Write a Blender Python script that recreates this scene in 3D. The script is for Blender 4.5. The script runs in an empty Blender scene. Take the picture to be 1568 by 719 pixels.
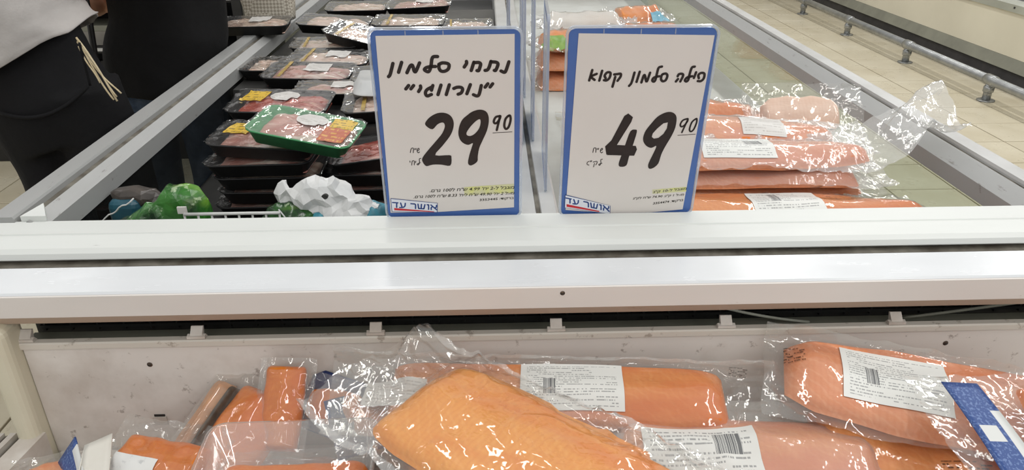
import bpy, bmesh, math, random
from mathutils import Vector, Matrix, Euler, noise

scene = bpy.context.scene
C = scene.collection
rnd = random.Random(7)

# ------------------------------------------------------------------ camera
def make_camera():
    th, ps, ro = math.radians(26.3), math.radians(1.8), math.radians(0.17)
    fw = Vector((math.sin(ps) * math.cos(th), math.cos(ps) * math.cos(th), -math.sin(th)))
    rt = Vector((math.cos(ps), -math.sin(ps), 0))
    up = rt.cross(fw)
    r2 = rt * math.cos(ro) - up * math.sin(ro)
    u2 = up * math.cos(ro) + rt * math.sin(ro)
    cd = bpy.data.cameras.new('camera')
    cd.sensor_fit = 'HORIZONTAL'
    cd.sensor_width = 36.0
    cd.lens = 1150 / 1568 * 36.0
    cd.clip_start = 0.02
    co = bpy.data.objects.new('camera', cd)
    C.objects.link(co)
    m = Matrix((r2, u2, -fw)).transposed().to_4x4()
    m.translation = Vector((0, 0, 1.42))
    co.matrix_world = m
    scene.camera = co
make_camera()

# ------------------------------------------------------------------ world and lights
w = bpy.data.worlds.new('world')
scene.world = w
w.use_nodes = True
bg = w.node_tree.nodes['Background']
bg.inputs[0].default_value = (1.0, 0.985, 0.96, 1)
bg.inputs[1].default_value = 0.52

def strip_light(x, y, z, lx, ly, power, col=(1.0, 0.99, 0.965)):
    d = bpy.data.lights.new('ceiling_strip_light', 'AREA')
    d.shape = 'RECTANGLE'
    d.size, d.size_y = lx, ly
    d.energy = power
    d.color = col
    o = bpy.data.objects.new('ceiling_strip_light', d)
    C.objects.link(o)
    o.location = (x, y, z)
    return o
for lx, lp in ((-3.2, 0.45), (-0.55, 0.9), (2.1, 1.15), (4.2, 1.4)):
    for ly in (-8.4, -5.3, -2.2, 0.9, 4.0, 7.1):
        strip_light(lx, ly, 3.7, 0.16, 2.3, 25 * lp)

vs = scene.view_settings
vs.view_transform = 'Standard'
vs.look = 'None'
vs.gamma = 1.0
vs.use_curve_mapping = False
vs.exposure = -0.1
scene.cycles.transparent_max_bounces = 24
scene.cycles.max_bounces = 10

# ------------------------------------------------------------------ materials
def lin(c):
    return tuple(((v / 255) / 12.92 if v / 255 <= 0.04045 else ((v / 255 + 0.055) / 1.055) ** 2.4) for v in c) + (1,)

class NT:
    def __init__(s, name):
        s.m = bpy.data.materials.new(name)
        s.m.use_nodes = True
        s.t = s.m.node_tree
        s.t.nodes.clear()
        s.out = s.t.nodes.new('ShaderNodeOutputMaterial')
    def n(s, typ, **kw):
        nd = s.t.nodes.new('ShaderNode' + typ)
        for k, v in kw.items():
            if k.startswith('_'):
                setattr(nd, k[1:], v)
            else:
                key = int(k[1:]) if k[0] == 'i' and k[1:].isdigit() else k.replace('__', ' ')
                sock = nd.inputs[key]
                if isinstance(v, bpy.types.NodeSocket):
                    s.t.links.new(v, sock)
                else:
                    sock.default_value = v
        return nd
    def math(s, op, a, b=0.0, c=0.0, clamp=False):
        nd = s.n('Math', _operation=op, i0=a, i1=b, i2=c)
        nd.use_clamp = clamp
        return nd.outputs[0]
    def mix(s, fac, a, b):
        nd = s.n('Mix', _data_type='RGBA')
        for sock, v in ((nd.inputs[0], fac), (nd.inputs[6], a), (nd.inputs[7], b)):
            if isinstance(v, bpy.types.NodeSocket):
                s.t.links.new(v, sock)
            else:
                sock.default_value = v
        return nd.outputs[2]
    def ramp(s, fac, lo, hi):
        nd = s.n('MapRange', i0=fac, i1=lo, i2=hi, i3=0.0, i4=1.0)
        return nd.outputs[0]
    def noise(s, scale, detail=3, vec=None, rough=0.55):
        kw = dict(Scale=scale, Detail=detail, Roughness=rough)
        if vec is not None:
            kw['Vector'] = vec
        return s.n('TexNoise', **kw).outputs[0]
    def coord(s, kind='Object'):
        return s.n('TexCoord').outputs[kind]
    def scaled(s, vec, sc):
        return s.n('Mapping', Vector=vec, Scale=sc).outputs[0]
    def finish(s, color, rough=0.5, metallic=0.0, bump=None, bstr=0.2, bdist=0.002, spec=0.5, **kw):
        p = s.n('BsdfPrincipled', Base__Color=color, Roughness=rough, Metallic=metallic)
        p.inputs['Specular IOR Level'].default_value = spec
        for k, v in kw.items():
            p.inputs[k.replace('__', ' ')].default_value = v
        if bump is not None:
            b = s.n('Bump', Height=bump, Strength=bstr, Distance=bdist)
            s.t.links.new(b.outputs[0], p.inputs['Normal'])
        s.t.links.new(p.outputs[0], s.out.inputs[0])
        return s.m

def plain(name, c1, c2=None, scale=8, rough=0.5, metallic=0.0, bump=0.0, bscale=None, spec=0.5, lo=0.35, hi=0.65, kind='Object', **kw):
    s = NT(name)
    co = s.coord(kind)
    col = lin(c1)
    if c2 is not None:
        col = s.mix(s.ramp(s.noise(scale, 5, co), lo, hi), lin(c1), lin(c2))
    b = s.noise(bscale or scale * 6, 4, co) if bump else None
    return s.finish(col, rough, metallic, b, bump, 0.002, spec, **kw)

MAT = {}
def scuffed(name, base, dirt, dens=0.66, rough=0.35, stretch=(1, 1, 1), spec=0.5, big=None):
    s = NT(name)
    co = s.scaled(s.coord(), stretch)
    col = s.mix(s.ramp(s.noise(5, 4, co), 0.3, 0.7), lin(base), lin(tuple(int(v * 0.965) for v in base)))
    sp = s.ramp(s.noise(38, 6, co, 0.7), dens, dens + 0.06)
    col = s.mix(s.math('MULTIPLY', sp, 0.55), col, lin(dirt))
    if big:
        bm_ = s.ramp(s.noise(3.2, 6, co, 0.65), 0.5, 0.72)
        col = s.mix(s.math('MULTIPLY', bm_, 0.6), col, lin(big))
    r = s.math('ADD', s.math('MULTIPLY', s.noise(22, 4, co), 0.25), rough - 0.12)
    return s.finish(col, r, 0, s.noise(120, 3, co), 0.06, 0.001, spec)
MAT['rim'] = scuffed('white_rim_plastic', (216, 219, 216), (140, 138, 132), 0.68, 0.42, (0.5, 2, 1))
MAT['bar'] = scuffed('white_bar_paint', (216, 219, 222), (130, 128, 125), 0.69, 0.23, (0.6, 2, 1))
MAT['bar_front'] = scuffed('white_bar_face', (220, 215, 210), (150, 130, 115), 0.68, 0.45, (0.5, 1, 2))
MAT['lip'] = scuffed('stained_lip', (188, 168, 150), (130, 105, 85), 0.62, 0.5, (0.5, 1, 2))
MAT['panel'] = scuffed('dirty_white_panel', (220, 215, 209), (108, 94, 82), 0.60, 0.5, (1, 1, 1), 0.4, (158, 142, 128))
MAT['panel_edge'] = scuffed('panel_edge', (206, 200, 190), (120, 104, 88), 0.6, 0.5, (1, 1, 1))
MAT['clip'] = plain('clip_plastic', (206, 201, 194), (185, 176, 166), 20, 0.5)
MAT['cream'] = plain('cream_plastic', (216, 212, 192), (200, 194, 172), 4, 0.45)
MAT['alu'] = scuffed('brushed_aluminium', (158, 159, 158), (86, 80, 68), 0.62, 0.42, (3, 0.5, 1), 0.6)
MAT['alu_dark'] = plain('groove_grime', (120, 116, 106), (74, 68, 58), 24, 0.6)
MAT['alu_light'] = plain('pale_aluminium', (198, 199, 198), (182, 182, 180), 8, 0.35, 0.15)
MAT['dark_gap'] = plain('dark_gap', (26, 26, 26), (40, 40, 38), 20, 0.6)
MAT['liner_shaded'] = plain('shaded_liner', (38, 38, 38), (58, 58, 56), 6, 0.4)  # liner colour darkened to carry the black shadows between the trays
MAT['liner'] = plain('pale_liner', (196, 198, 194), (180, 180, 174), 5, 0.5)
MAT['black'] = plain('black_plastic', (22, 22, 23), (34, 34, 34), 12, 0.4)
MAT['steel'] = plain('galvanised_tube', (168, 170, 170), (146, 148, 148), 12, 0.32, 0.75)
MAT['grey_strip'] = plain('grey_strip', (138, 138, 124), (124, 124, 112), 6, 0.45)
MAT['cream_panel'] = plain('cream_freezer_panel', (228, 222, 202), (220, 214, 194), 2.2, 0.45)
MAT['grey_rim'] = plain('grey_freezer_rim', (176, 178, 166), (160, 162, 150), 4, 0.4)
MAT['grout'] = plain('tile_grout', (104, 94, 74), (88, 80, 64), 9, 0.85)
MAT['black_edge'] = plain('black_rubber', (30, 29, 32), (46, 44, 46), 9, 0.5)

def tile_mat():
    s = NT('beige_floor_tile')
    geo = s.n('NewGeometry').outputs['Position']
    info = s.n('ObjectInfo').outputs['Random']
    col = s.mix(info, lin((207, 199, 177)), lin((198, 189, 166)))
    col = s.mix(s.ramp(s.noise(3.5, 5, geo), 0.35, 0.7), col, lin((190, 180, 155)))
    col = s.mix(s.math('MULTIPLY', s.ramp(s.noise(60, 4, geo), 0.62, 0.7), 0.3), col, lin((150, 138, 112)))
    r = s.math('ADD', s.math('MULTIPLY', s.noise(9, 3, geo), 0.2), 0.2)
    return s.finish(col, r, 0, s.noise(40, 3, geo), 0.03)
MAT['tile'] = tile_mat()

def film_mat(name, tint=(0.97, 0.97, 0.96, 1), haze=0.05, rough=0.06, bscale=55, bstr=0.35, gain=1.5, bias=0.03):
    s = NT(name)
    co = s.coord()
    b = s.n('Bump', Height=s.noise(bscale, 3, co, 0.6), Strength=bstr, Distance=0.004)
    fr = s.n('LayerWeight', Blend=0.5)
    s.t.links.new(b.outputs[0], fr.inputs['Normal'])
    sch = s.math('POWER', fr.outputs['Facing'], 4.0)
    fac = s.math('ADD', s.math('MULTIPLY', sch, 0.5 * gain), 0.03 + bias, clamp=True)
    tr = s.n('BsdfTransparent', Color=tint)
    gl = s.n('BsdfGlossy', Color=(1, 1, 1, 1), Roughness=rough)
    s.t.links.new(b.outputs[0], gl.inputs['Normal'])
    df = s.n('BsdfDiffuse', Color=(0.85, 0.85, 0.84, 1))
    m1 = s.n('MixShader', i0=haze, i1=tr.outputs[0], i2=df.outputs[0])
    m2 = s.n('MixShader', i0=fac, i1=m1.outputs[0], i2=gl.outputs[0])
    s.t.links.new(m2.outputs[0], s.out.inputs[0])
    return s.m
MAT['film'] = film_mat('clear_film', bscale=30, bstr=0.28, gain=1.8)
MAT['film_milky'] = film_mat('milky_film', haze=0.20, rough=0.1, bscale=34, bstr=0.5)
MAT['film_tray'] = film_mat('tray_film', haze=0.03, rough=0.05, bscale=40, bstr=0.5, gain=2.2, bias=0.05)
MAT['box_plastic'] = film_mat('clear_box_plastic', haze=0.11, rough=0.08, bscale=9, bstr=0.1, gain=2.0, bias=0.06)
MAT['glass'] = film_mat('green_tinted_glass', (0.81, 0.85, 0.81, 1), 0.03, 0.02, 2, 0.0, 1.0, 0.0)
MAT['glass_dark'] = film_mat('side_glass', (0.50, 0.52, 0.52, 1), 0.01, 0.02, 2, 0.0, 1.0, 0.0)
MAT['acrylic'] = film_mat('clear_acrylic', (0.93, 0.95, 0.97, 1), 0.05, 0.05, 4, 0.0, 1.3, 0.02)
MAT['acrylic_edge'] = film_mat('acrylic_edge', (0.75, 0.82, 0.92, 1), 0.3, 0.1, 4, 0.0, 1.3, 0.05)

def salmon_mat(name, c1, c2, c3, scale=1.0, streak=0.2, mott=0.7):
    s = NT(name)
    co = s.coord()
    warp = s.noise(6 * scale, 3, co)
    wv = s.n('TexWave', _wave_type='BANDS', _bands_direction='DIAGONAL', Vector=co, Scale=30 * scale, Distortion=7.0, Detail=2.0)
    wv.inputs['Detail Scale'].default_value = 1.2
    col = s.mix(s.ramp(warp, 0.3, 0.7), lin(c1), lin(c2))
    col = s.mix(s.math('MULTIPLY', s.ramp(wv.outputs[1], 0.72, 1.0), streak), col, lin(c3))
    w2 = s.n('TexWave', _wave_type='BANDS', _bands_direction='X', Vector=co, Scale=38 * scale, Distortion=5.0, Detail=3.0)
    col = s.mix(s.math('MULTIPLY', s.ramp(w2.outputs[1], 0.35, 1.0), streak * 0.8), col, lin((int(c1[0] * 0.92), int(c1[1] * 0.74), int(c1[2] * 0.55))))
    col = s.mix(s.math('MULTIPLY', s.ramp(s.noise(11 * scale, 5, s.scaled(co, (0.5, 1.6, 1))), 0.46, 0.62), mott), col, lin((int(c1[0] * 0.94), int(c1[1] * 0.76), int(c1[2] * 0.56))))
    col = s.mix(s.math('MULTIPLY', s.ramp(s.noise(70 * scale, 3, co), 0.6, 0.75), 0.3), col, lin(tuple(int(v * 0.86) for v in c1)))
    return s.finish(col, 0.38, 0, s.noise(60, 5, s.scaled(co, (0.6, 1.4, 1))), 0.45, 0.004, 0.4)
MAT['salmon'] = salmon_mat('salmon_flesh', (220, 142, 72), (214, 128, 56), (236, 174, 112))
MAT['salmon_light'] = salmon_mat('pale_salmon_flesh', (232, 160, 74), (228, 146, 58), (242, 182, 108))
MAT['salmon_pink'] = salmon_mat('pink_salmon_flesh', (220, 148, 104), (214, 132, 84), (236, 186, 150))
MAT['salmon_deep'] = salmon_mat('deep_orange_salmon', (214, 120, 26), (200, 106, 20), (228, 150, 64), 1.0, 0.2, 0.4)
MAT['salmon_pale'] = salmon_mat('frosted_salmon', (226, 200, 184), (228, 192, 170), (236, 214, 202), 1.0, 0.1, 0.15)
MAT['skin_edge'] = plain('tan_fish_edge', (206, 152, 108), (172, 128, 96), 30, 0.35)
MAT['fish_skin'] = plain('silver_fish_skin', (150, 146, 140), (88, 86, 86), 30, 0.3, 0.2)

def meat_mat(name, c1, c2, c3):
    s = NT(name)
    co = s.scaled(s.coord(), (1, 1.6, 1))
    col = s.mix(s.ramp(s.noise(14, 5, co), 0.38, 0.62), lin(c1), lin(c2))
    col = s.mix(s.ramp(s.noise(22, 4, s.scaled(co, (0.5, 2, 1))), 0.56, 0.66), col, lin(c3))
    return s.finish(col, 0.4, 0, s.noise(50, 4, co), 0.3, 0.003)
MAT['meat'] = meat_mat('pink_meat', (196, 148, 136), (178, 116, 106), (222, 204, 192))
MAT['meat_red'] = meat_mat('red_meat', (188, 92, 74), (160, 62, 50), (222, 168, 152))
MAT['meat_pale'] = meat_mat('pale_poultry', (214, 190, 174), (204, 168, 150), (228, 214, 202))

def label_mat(name, paper=(216, 217, 213), ink=(96, 98, 100), rows=14, barcode=(0.62, 0.86, 0.52, 0.86), clear=False, wf=60.0):
    s = NT(name)
    sep = s.n('SeparateXYZ', i0=s.coord('UV'))
    u, v = sep.outputs[0], sep.outputs[1]
    rv = s.math('MULTIPLY', v, float(rows))
    fr = s.math('FRACT', rv)
    line = s.math('MULTIPLY', s.math('GREATER_THAN', fr, 0.3), s.math('LESS_THAN', fr, 0.72))
    cmb = s.n('CombineXYZ', i0=s.math('MULTIPLY', u, wf), i1=s.math('MULTIPLY', s.math('FLOOR', rv), 5.37))
    words = s.math('GREATER_THAN', s.noise(1.0, 2, cmb.outputs[0]), 0.47)
    cm2 = s.n('CombineXYZ', i0=s.math('MULTIPLY', u, 2.0), i1=s.math('MULTIPLY', s.math('FLOOR', rv), 3.1))
    para = s.math('GREATER_THAN', s.noise(1.0, 1, cm2.outputs[0]), 0.42)
    edge = s.math('MULTIPLY', s.math('MULTIPLY', s.math('GREATER_THAN', u, 0.06), s.math('LESS_THAN', u, 0.94)),
                  s.math('MULTIPLY', s.math('GREATER_THAN', v, 0.07), s.math('LESS_THAN', v, 0.93)))
    txt = s.math('MULTIPLY', s.math('MULTIPLY', s.math('MULTIPLY', line, words), para), s.math('MULTIPLY', edge, 0.62))
    x0, x1, y0, y1 = barcode
    inb = s.math('MULTIPLY', s.math('MULTIPLY', s.math('GREATER_THAN', u, x0), s.math('LESS_THAN', u, x1)),
                 s.math('MULTIPLY', s.math('GREATER_THAN', v, y0), s.math('LESS_THAN', v, y1)))
    cm3 = s.n('CombineXYZ', i0=s.math('MULTIPLY', u, 150.0))
    bars = s.math('GREATER_THAN', s.noise(1.0, 0, cm3.outputs[0]), 0.45)
    fac = s.math('ADD', s.math('MULTIPLY', s.math('SUBTRACT', 1.0, inb), txt), s.math('MULTIPLY', inb, s.math('MULTIPLY', bars, 0.95)))
    if clear:
        df = s.n('BsdfDiffuse', Color=lin(ink))
        tr = s.n('BsdfTransparent')
        mx = s.n('MixShader', i0=s.math('MULTIPLY', fac, 1.3, clamp=True), i1=tr.outputs[0], i2=df.outputs[0])
        s.t.links.new(mx.outputs[0], s.out.inputs[0])
        return s.m
    col = s.mix(fac, lin(paper), lin(ink))
    return s.finish(col, 0.4)
MAT['label'] = label_mat('printed_label')
MAT['label_wide'] = label_mat('printed_label_wide', rows=17, barcode=(0.30, 0.42, 0.55, 0.92))
MAT['label_side'] = label_mat('printed_label_side', rows=20, barcode=(0.22, 0.34, 0.30, 0.62))
MAT['label_soft'] = label_mat('faded_label', (204, 202, 198), (160, 156, 150), rows=9, barcode=(2, 3, 2, 3))
MAT['film_print'] = label_mat('film_print', (150, 128, 108), (70, 56, 48), rows=6, barcode=(2, 3, 2, 3), clear=True, wf=14.0)
MAT['barcode_print'] = label_mat('barcode_print', (150, 128, 108), (60, 54, 50), rows=5, barcode=(0.05, 0.95, 0.05, 0.95), clear=True, wf=14.0)

def card_mat(name, base, ink):
    s = NT(name)
    sep = s.n('SeparateXYZ', i0=s.coord('UV'))
    u, v = sep.outputs[0], sep.outputs[1]
    stripe = s.math('MULTIPLY', s.math('GREATER_THAN', v, 0.74), s.math('MULTIPLY', s.math('GREATER_THAN', u, 0.3), s.math('LESS_THAN', u, 0.88)))
    box = s.math('MULTIPLY', s.math('MULTIPLY', s.math('GREATER_THAN', u, 0.45), s.math('LESS_THAN', u, 0.6)),
                 s.math('MULTIPLY', s.math('GREATER_THAN', v, 0.18), s.math('LESS_THAN', v, 0.62)))
    cm = s.n('CombineXYZ', i0=s.math('MULTIPLY', u, 40.0), i1=s.math('MULTIPLY', v, 14.0))
    speck = s.math('MULTIPLY', s.math('GREATER_THAN', s.noise(1.0, 3, cm.outputs[0]), 0.56), 0.45)
    col = s.mix(speck, lin(base), lin(ink))
    col = s.mix(s.math('MAXIMUM', stripe, box), col, lin((206, 208, 206)))
    return s.finish(col, 0.35)
MAT['blue_card'] = card_mat('blue_printed_card', (38, 70, 132), (126, 152, 196))
MAT['navy_card'] = plain('navy_card', (28, 44, 92), (40, 60, 116), 30, 0.4)
MAT['white_card'] = plain('white_card', (214, 212, 204), (202, 198, 188), 14, 0.5)
MAT['sticker'] = plain('white_sticker', (216, 217, 215), (190, 192, 192), 60, 0.45, lo=0.55, hi=0.62)
MAT['yellow_print'] = label_mat('yellow_print', (208, 172, 54), (70, 56, 30), 4, (2, 3, 2, 3), wf=9.0)
MAT['orange_print'] = label_mat('orange_red_print', (176, 86, 50), (214, 176, 70), 4, (2, 3, 2, 3), wf=9.0)
MAT['gold'] = plain('gold_band', (186, 158, 84), (150, 126, 66), 40, 0.3)
MAT['foam_black'] = plain('black_foam_tray', (24, 24, 25), (34, 34, 35), 40, 0.55)
MAT['foam_green'] = plain('green_foam_tray', (70, 150, 96), (60, 136, 86), 40, 0.55)
MAT['foam_white'] = plain('white_foam', (206, 207, 206), (192, 194, 194), 20, 0.55)

MAT['paper'] = plain('sign_paper', (220, 215, 210), (214, 208, 203), 3, 0.55)
MAT['ink'] = plain('marker_ink', (24, 15, 14), (36, 24, 22), 50, 0.45)
MAT['fine_ink'] = plain('fine_ink', (44, 42, 30), None, 50, 0.5)
MAT['sign_blue'] = plain('sign_blue', (66, 102, 168), (76, 108, 170), 5, 0.3)
MAT['logo_blue'] = plain('logo_blue', (34, 66, 128), None, 5, 0.5)
MAT['logo_red'] = plain('logo_red', (196, 40, 48), None, 5, 0.5)
MAT['logo_white'] = plain('logo_white', (222, 226, 234), None, 5, 0.5)
MAT['highlighter'] = plain('highlighter', (214, 216, 130), (206, 204, 168), 60, 0.5)

def cloth(name, c1, c2, scale=5, bump=0.3):
    s = NT(name)
    co = s.coord()
    col = s.mix(s.ramp(s.noise(scale, 5, co), 0.35, 0.65), lin(c1), lin(c2))
    b = s.math('ADD', s.noise(scale * 4, 3, co), s.math('MULTIPLY', s.noise(260, 2, co), 0.15))
    return s.finish(col, 0.85, 0, b, bump, 0.01, 0.25)
MAT['shirt'] = cloth('pale_grey_shirt', (178, 174, 171), (160, 156, 153), 6)
MAT['trousers'] = cloth('black_trousers', (19, 19, 22), (14, 14, 16), 6)
MAT['black_top'] = cloth('black_top', (16, 16, 17), (22, 22, 23), 6)
MAT['denim'] = cloth('blue_denim', (92, 106, 126), (64, 78, 98), 30)
MAT['skin'] = plain('skin', (202, 150, 120), (190, 134, 106), 8, 0.5)
MAT['hair'] = plain('dark_hair', (34, 26, 22), (22, 18, 16), 40, 0.6)
MAT['leather'] = plain('black_leather', (24, 22, 22), (36, 33, 32), 30, 0.4)
MAT['string'] = plain('cream_string', (206, 192, 160), (184, 168, 134), 60, 0.8)

# ------------------------------------------------------------------ helpers
def link(o, parent=None):
    C.objects.link(o)
    if parent is not None:
        o.parent = parent
    return o

def mesh(name, verts, faces, mat, parent=None, smooth=False, uvs=None, loc=None):
    me = bpy.data.meshes.new(name)
    me.from_pydata([tuple(v) for v in verts], [], faces)
    bm = bmesh.new(); bm.from_mesh(me)
    bmesh.ops.recalc_face_normals(bm, faces=bm.faces)
    bm.to_mesh(me); bm.free()
    if uvs is not None:
        l = me.uv_layers.new(name='UVMap')
        for lp in me.loops:
            l.data[lp.index].uv = uvs[lp.vertex_index]
    if smooth:
        me.polygons.foreach_set('use_smooth', [True] * len(me.polygons))
    me.materials.append(mat if not isinstance(mat, str) else MAT[mat])
    o = bpy.data.objects.new(name, me)
    if loc is not None:
        o.location = loc
    return link(o, parent)

def thing(name, label, cat, loc=(0, 0, 0), rot=(0, 0, 0), group=None):
    o = bpy.data.objects.new(name, None)
    o.empty_display_size = 0.05
    link(o)
    o.location = loc
    o.rotation_euler = [math.radians(a) for a in rot]
    return tag(o, label, cat, group)

def tag(o, label=None, cat=None, group=None, kind=None):
    if label: o['label'] = label
    if cat: o['category'] = cat
    if group: o['group'] = group
    if kind: o['kind'] = kind
    return o

def copy_tree(o, parent=None):
    c = o.copy()
    C.objects.link(c)
    c.parent = parent
    for ch in list(o.children):
        copy_tree(ch, c)
    return c

def rbox(name, lo, hi, mat, parent=None, bevel=0.0, seg=2):
    bm = bmesh.new()
    bmesh.ops.create_cube(bm, size=1)
    for v in bm.verts:
        v.co = Vector([(lo[i] + hi[i]) / 2 + v.co[i] * (hi[i] - lo[i]) for i in range(3)])
    if bevel:
        bmesh.ops.bevel(bm, geom=list(bm.edges), offset=bevel, segments=seg, affect='EDGES', profile=0.5)
    me = bpy.data.meshes.new(name)
    bm.to_mesh(me); bm.free()
    me.materials.append(MAT[mat])
    if bevel:
        me.polygons.foreach_set('use_smooth', [False] * len(me.polygons))
    o = bpy.data.objects.new(name, me)
    return link(o, parent)

def prism_x(name, prof, x0, x1, mat, parent=None):
    n = len(prof)
    v = [(x0, y, z) for y, z in prof] + [(x1, y, z) for y, z in prof]
    f = [(i, (i + 1) % n, n + (i + 1) % n, n + i) for i in range(n)] + [tuple(range(n)), tuple(range(2 * n - 1, n - 1, -1))]
    return mesh(name, v, f, mat, parent)

def prism_y(name, prof, y0, y1, mat, parent=None):
    n = len(prof)
    v = [(x, y0, z) for x, z in prof] + [(x, y1, z) for x, z in prof]
    f = [(i, (i + 1) % n, n + (i + 1) % n, n + i) for i in range(n)] + [tuple(range(n)), tuple(range(2 * n - 1, n - 1, -1))]
    return mesh(name, v, f, mat, parent)

def tube(name, pts, rad, mat, parent=None, seg=10, caps=True):
    pts = [Vector(p) for p in pts]
    rads = rad if isinstance(rad, (list, tuple)) else [rad] * len(pts)
    v, f = [], []
    ref = None
    for i, p in enumerate(pts):
        d = (pts[min(i + 1, len(pts) - 1)] - pts[max(i - 1, 0)]).normalized()
        if ref is None:
            ref = Vector((0, 0, 1)) if abs(d.z) < 0.9 else Vector((1, 0, 0))
        a = d.cross(ref).normalized()
        b = d.cross(a).normalized()
        ref = -b if False else ref
        for k in range(seg):
            t = 2 * math.pi * k / seg
            v.append(p + (a * math.cos(t) + b * math.sin(t)) * rads[i])
    for i in range(len(pts) - 1):
        for k in range(seg):
            f.append((i * seg + k, i * seg + (k + 1) % seg, (i + 1) * seg + (k + 1) % seg, (i + 1) * seg + k))
    if caps:
        f.append(tuple(range(seg)))
        f.append(tuple(range((len(pts) - 1) * seg, len(pts) * seg)))
    return mesh(name, v, f, mat, parent, smooth=True)

def grid_faces(nu, nv, off=0):
    return [(off + i * nv + j, off + i * nv + j + 1, off + (i + 1) * nv + j + 1, off + (i + 1) * nv + j)
            for i in range(nu - 1) for j in range(nv - 1)]

def nz(x, y, z=0.0):
    return noise.noise(Vector((x, y, z)))
def ridge(x, y, z=0.0):
    return 1.0 - min(1.0, abs(nz(x, y, z)) * 2.2)
def sstep(a, b, x):
    t = max(0.0, min(1.0, (x - a) / (b - a)))
    return t * t * (3 - 2 * t)
def lerp_table(tab, u):
    if u <= tab[0][0]: return tab[0][1]
    for (a, p), (b, q) in zip(tab, tab[1:]):
        if u <= b:
            return p + (q - p) * (u - a) / (b - a)
    return tab[-1][1]

# ------------------------------------------------------------------ floor
fl = mesh('floor', [(-5, -1, -0.004), (7, -1, -0.004), (7, 14, -0.004), (-5, 14, -0.004)], [(0, 1, 2, 3)], 'grout')
tag(fl, 'beige square-tiled shop floor with dark joints', None, kind='structure')
TS, TX0, TY0 = 0.33, 2.91, 4.277
def tile_mesh():
    bm = bmesh.new()
    bmesh.ops.create_cube(bm, size=1)
    for v in bm.verts:
        v.co = Vector((v.co.x * (TS - 0.008), v.co.y * (TS - 0.008), v.co.z * 0.008 - 0.004))
    bmesh.ops.bevel(bm, geom=[e for e in bm.edges if all(v.co.z > -0.001 for v in e.verts)], offset=0.0015, segments=1, affect='EDGES')
    me = bpy.data.meshes.new('tile'); bm.to_mesh(me); bm.free()
    me.materials.append(MAT['tile'])
    return me
tm = tile_mesh()
def lay_tile(i, j):
    o = bpy.data.objects.new('tile', tm)
    link(o, fl)
    o.location = (TX0 + (i + 0.5) * TS, TY0 + (j + 0.5) * TS, rnd.uniform(0.0, 0.0008) + 0.004)
for i in range(-6, 2):
    for j in range(-7, 15):
        x, y = TX0 + i * TS, TY0 + j * TS
        if x > 0.33 * y - 0.45 and x < 0.92 * y + 0.3:
            lay_tile(i, j)
for i in range(-18, -11):
    for j in range(-10, 3):
        x, y = TX0 + (i + .5) * TS, TY0 + (j + .5) * TS
        if x < -0.98 and x > -0.62 * y - 0.75:
            lay_tile(i, j)
# a strip of cut tiles up to the far freezer and plain paving beyond the pieces
rest = mesh('paving', [(-5, -1, -0.0035), (7, -1, -0.0035), (7, 14, -0.0035), (-5, 14, -0.0035)], [(0, 1, 2, 3)], 'tile', fl)
def paving_mat():
    s = NT('beige_paving')
    geo = s.n('NewGeometry').outputs['Position']
    mp = s.n('Mapping', Vector=geo, Location=(-TX0 / TS, -TY0 / TS, 0), Scale=(1 / TS, 1 / TS, 1)).outputs[0]
    br = s.n('TexBrick', Vector=mp, Color1=lin((205, 197, 175)), Color2=lin((198, 189, 166)), Mortar=lin((104, 94, 74)), Scale=1.0)
    br.offset = 0.0
    br.inputs['Mortar Size'].default_value = 0.012
    br.inputs['Brick Width'].default_value = 1.0
    br.inputs['Row Height'].default_value = 1.0
    return s.finish(br.outputs[0], 0.3)
rest.data.materials[0] = paving_mat()

tag(mesh('wall_back', [(-5, 14, 0), (7, 14, 0), (7, 14, 4.2), (-5, 14, 4.2), (-5, 14.1, 0), (7, 14.1, 0), (7, 14.1, 4.2), (-5, 14.1, 4.2)],
         [(0, 1, 2, 3), (4, 7, 6, 5), (0, 4, 5, 1), (1, 5, 6, 2), (2, 6, 7, 3), (3, 7, 4, 0)], 'cream_panel'), 'plain cream shop wall far beyond the aisles', None, kind='structure')
# ------------------------------------------------------------------ island freezer behind the price signs
XL, XR, YF, YE = -0.708, 0.885, 1.082, 4.6
isl = thing('island_freezer', 'long white double island freezer with glass sides and aluminium rails', 'freezer', (0, 0, 0))
prism_x('front_rim', [(1.104, 0.868), (1.104, 0.9125), (1.083, 0.9125), (1.0825, 0.920), (1.080, 0.9215), (1.041, 0.9205), (1.0395, 0.9185), (1.036, 0.9192),
                      (1.001, 0.9155), (0.994, 0.910), (0.991, 0.902), (0.995, 0.8985), (1.02, 0.8985), (1.03, 0.868)], -0.83, 1.02, 'rim', isl)
prism_x('shadow_gap', [(1.03, 0.90), (1.03, 0.867), (0.9745, 0.867), (0.9745, 0.880), (0.985, 0.880), (0.985, 0.8925)], -0.82, 1.01, 'alu_dark', isl)
# side rails: pale top face, grimy groove, inner flank
prism_y('rail_top', [(-0.795, 0.880), (-0.795, 0.918), (-0.790, 0.922), (-0.755, 0.922), (-0.753, 0.918), (-0.753, 0.880)], 1.10, YE, 'alu', isl)
prism_y('rail_groove', [(-0.7525, 0.875), (-0.7525, 0.909), (-0.7355, 0.907), (-0.7355, 0.875)], 1.10, YE, 'alu_dark', isl)
prism_y('rail_inner', [(-0.735, 0.870), (-0.735, 0.914), (-0.732, 0.9155), (-0.709, 0.904), (-0.708, 0.870)], 1.10, YE, 'alu', isl)
prism_y('rail_top', [(0.968, 0.880), (0.968, 0.918), (0.964, 0.922), (0.930, 0.922), (0.928, 0.917), (0.928, 0.880)], 1.10, YE, 'alu_light', isl)
prism_y('rail_groove', [(0.928, 0.875), (0.928, 0.913), (0.922, 0.912), (0.922, 0.875)], 1.10, YE, 'alu_dark', isl)
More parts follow.
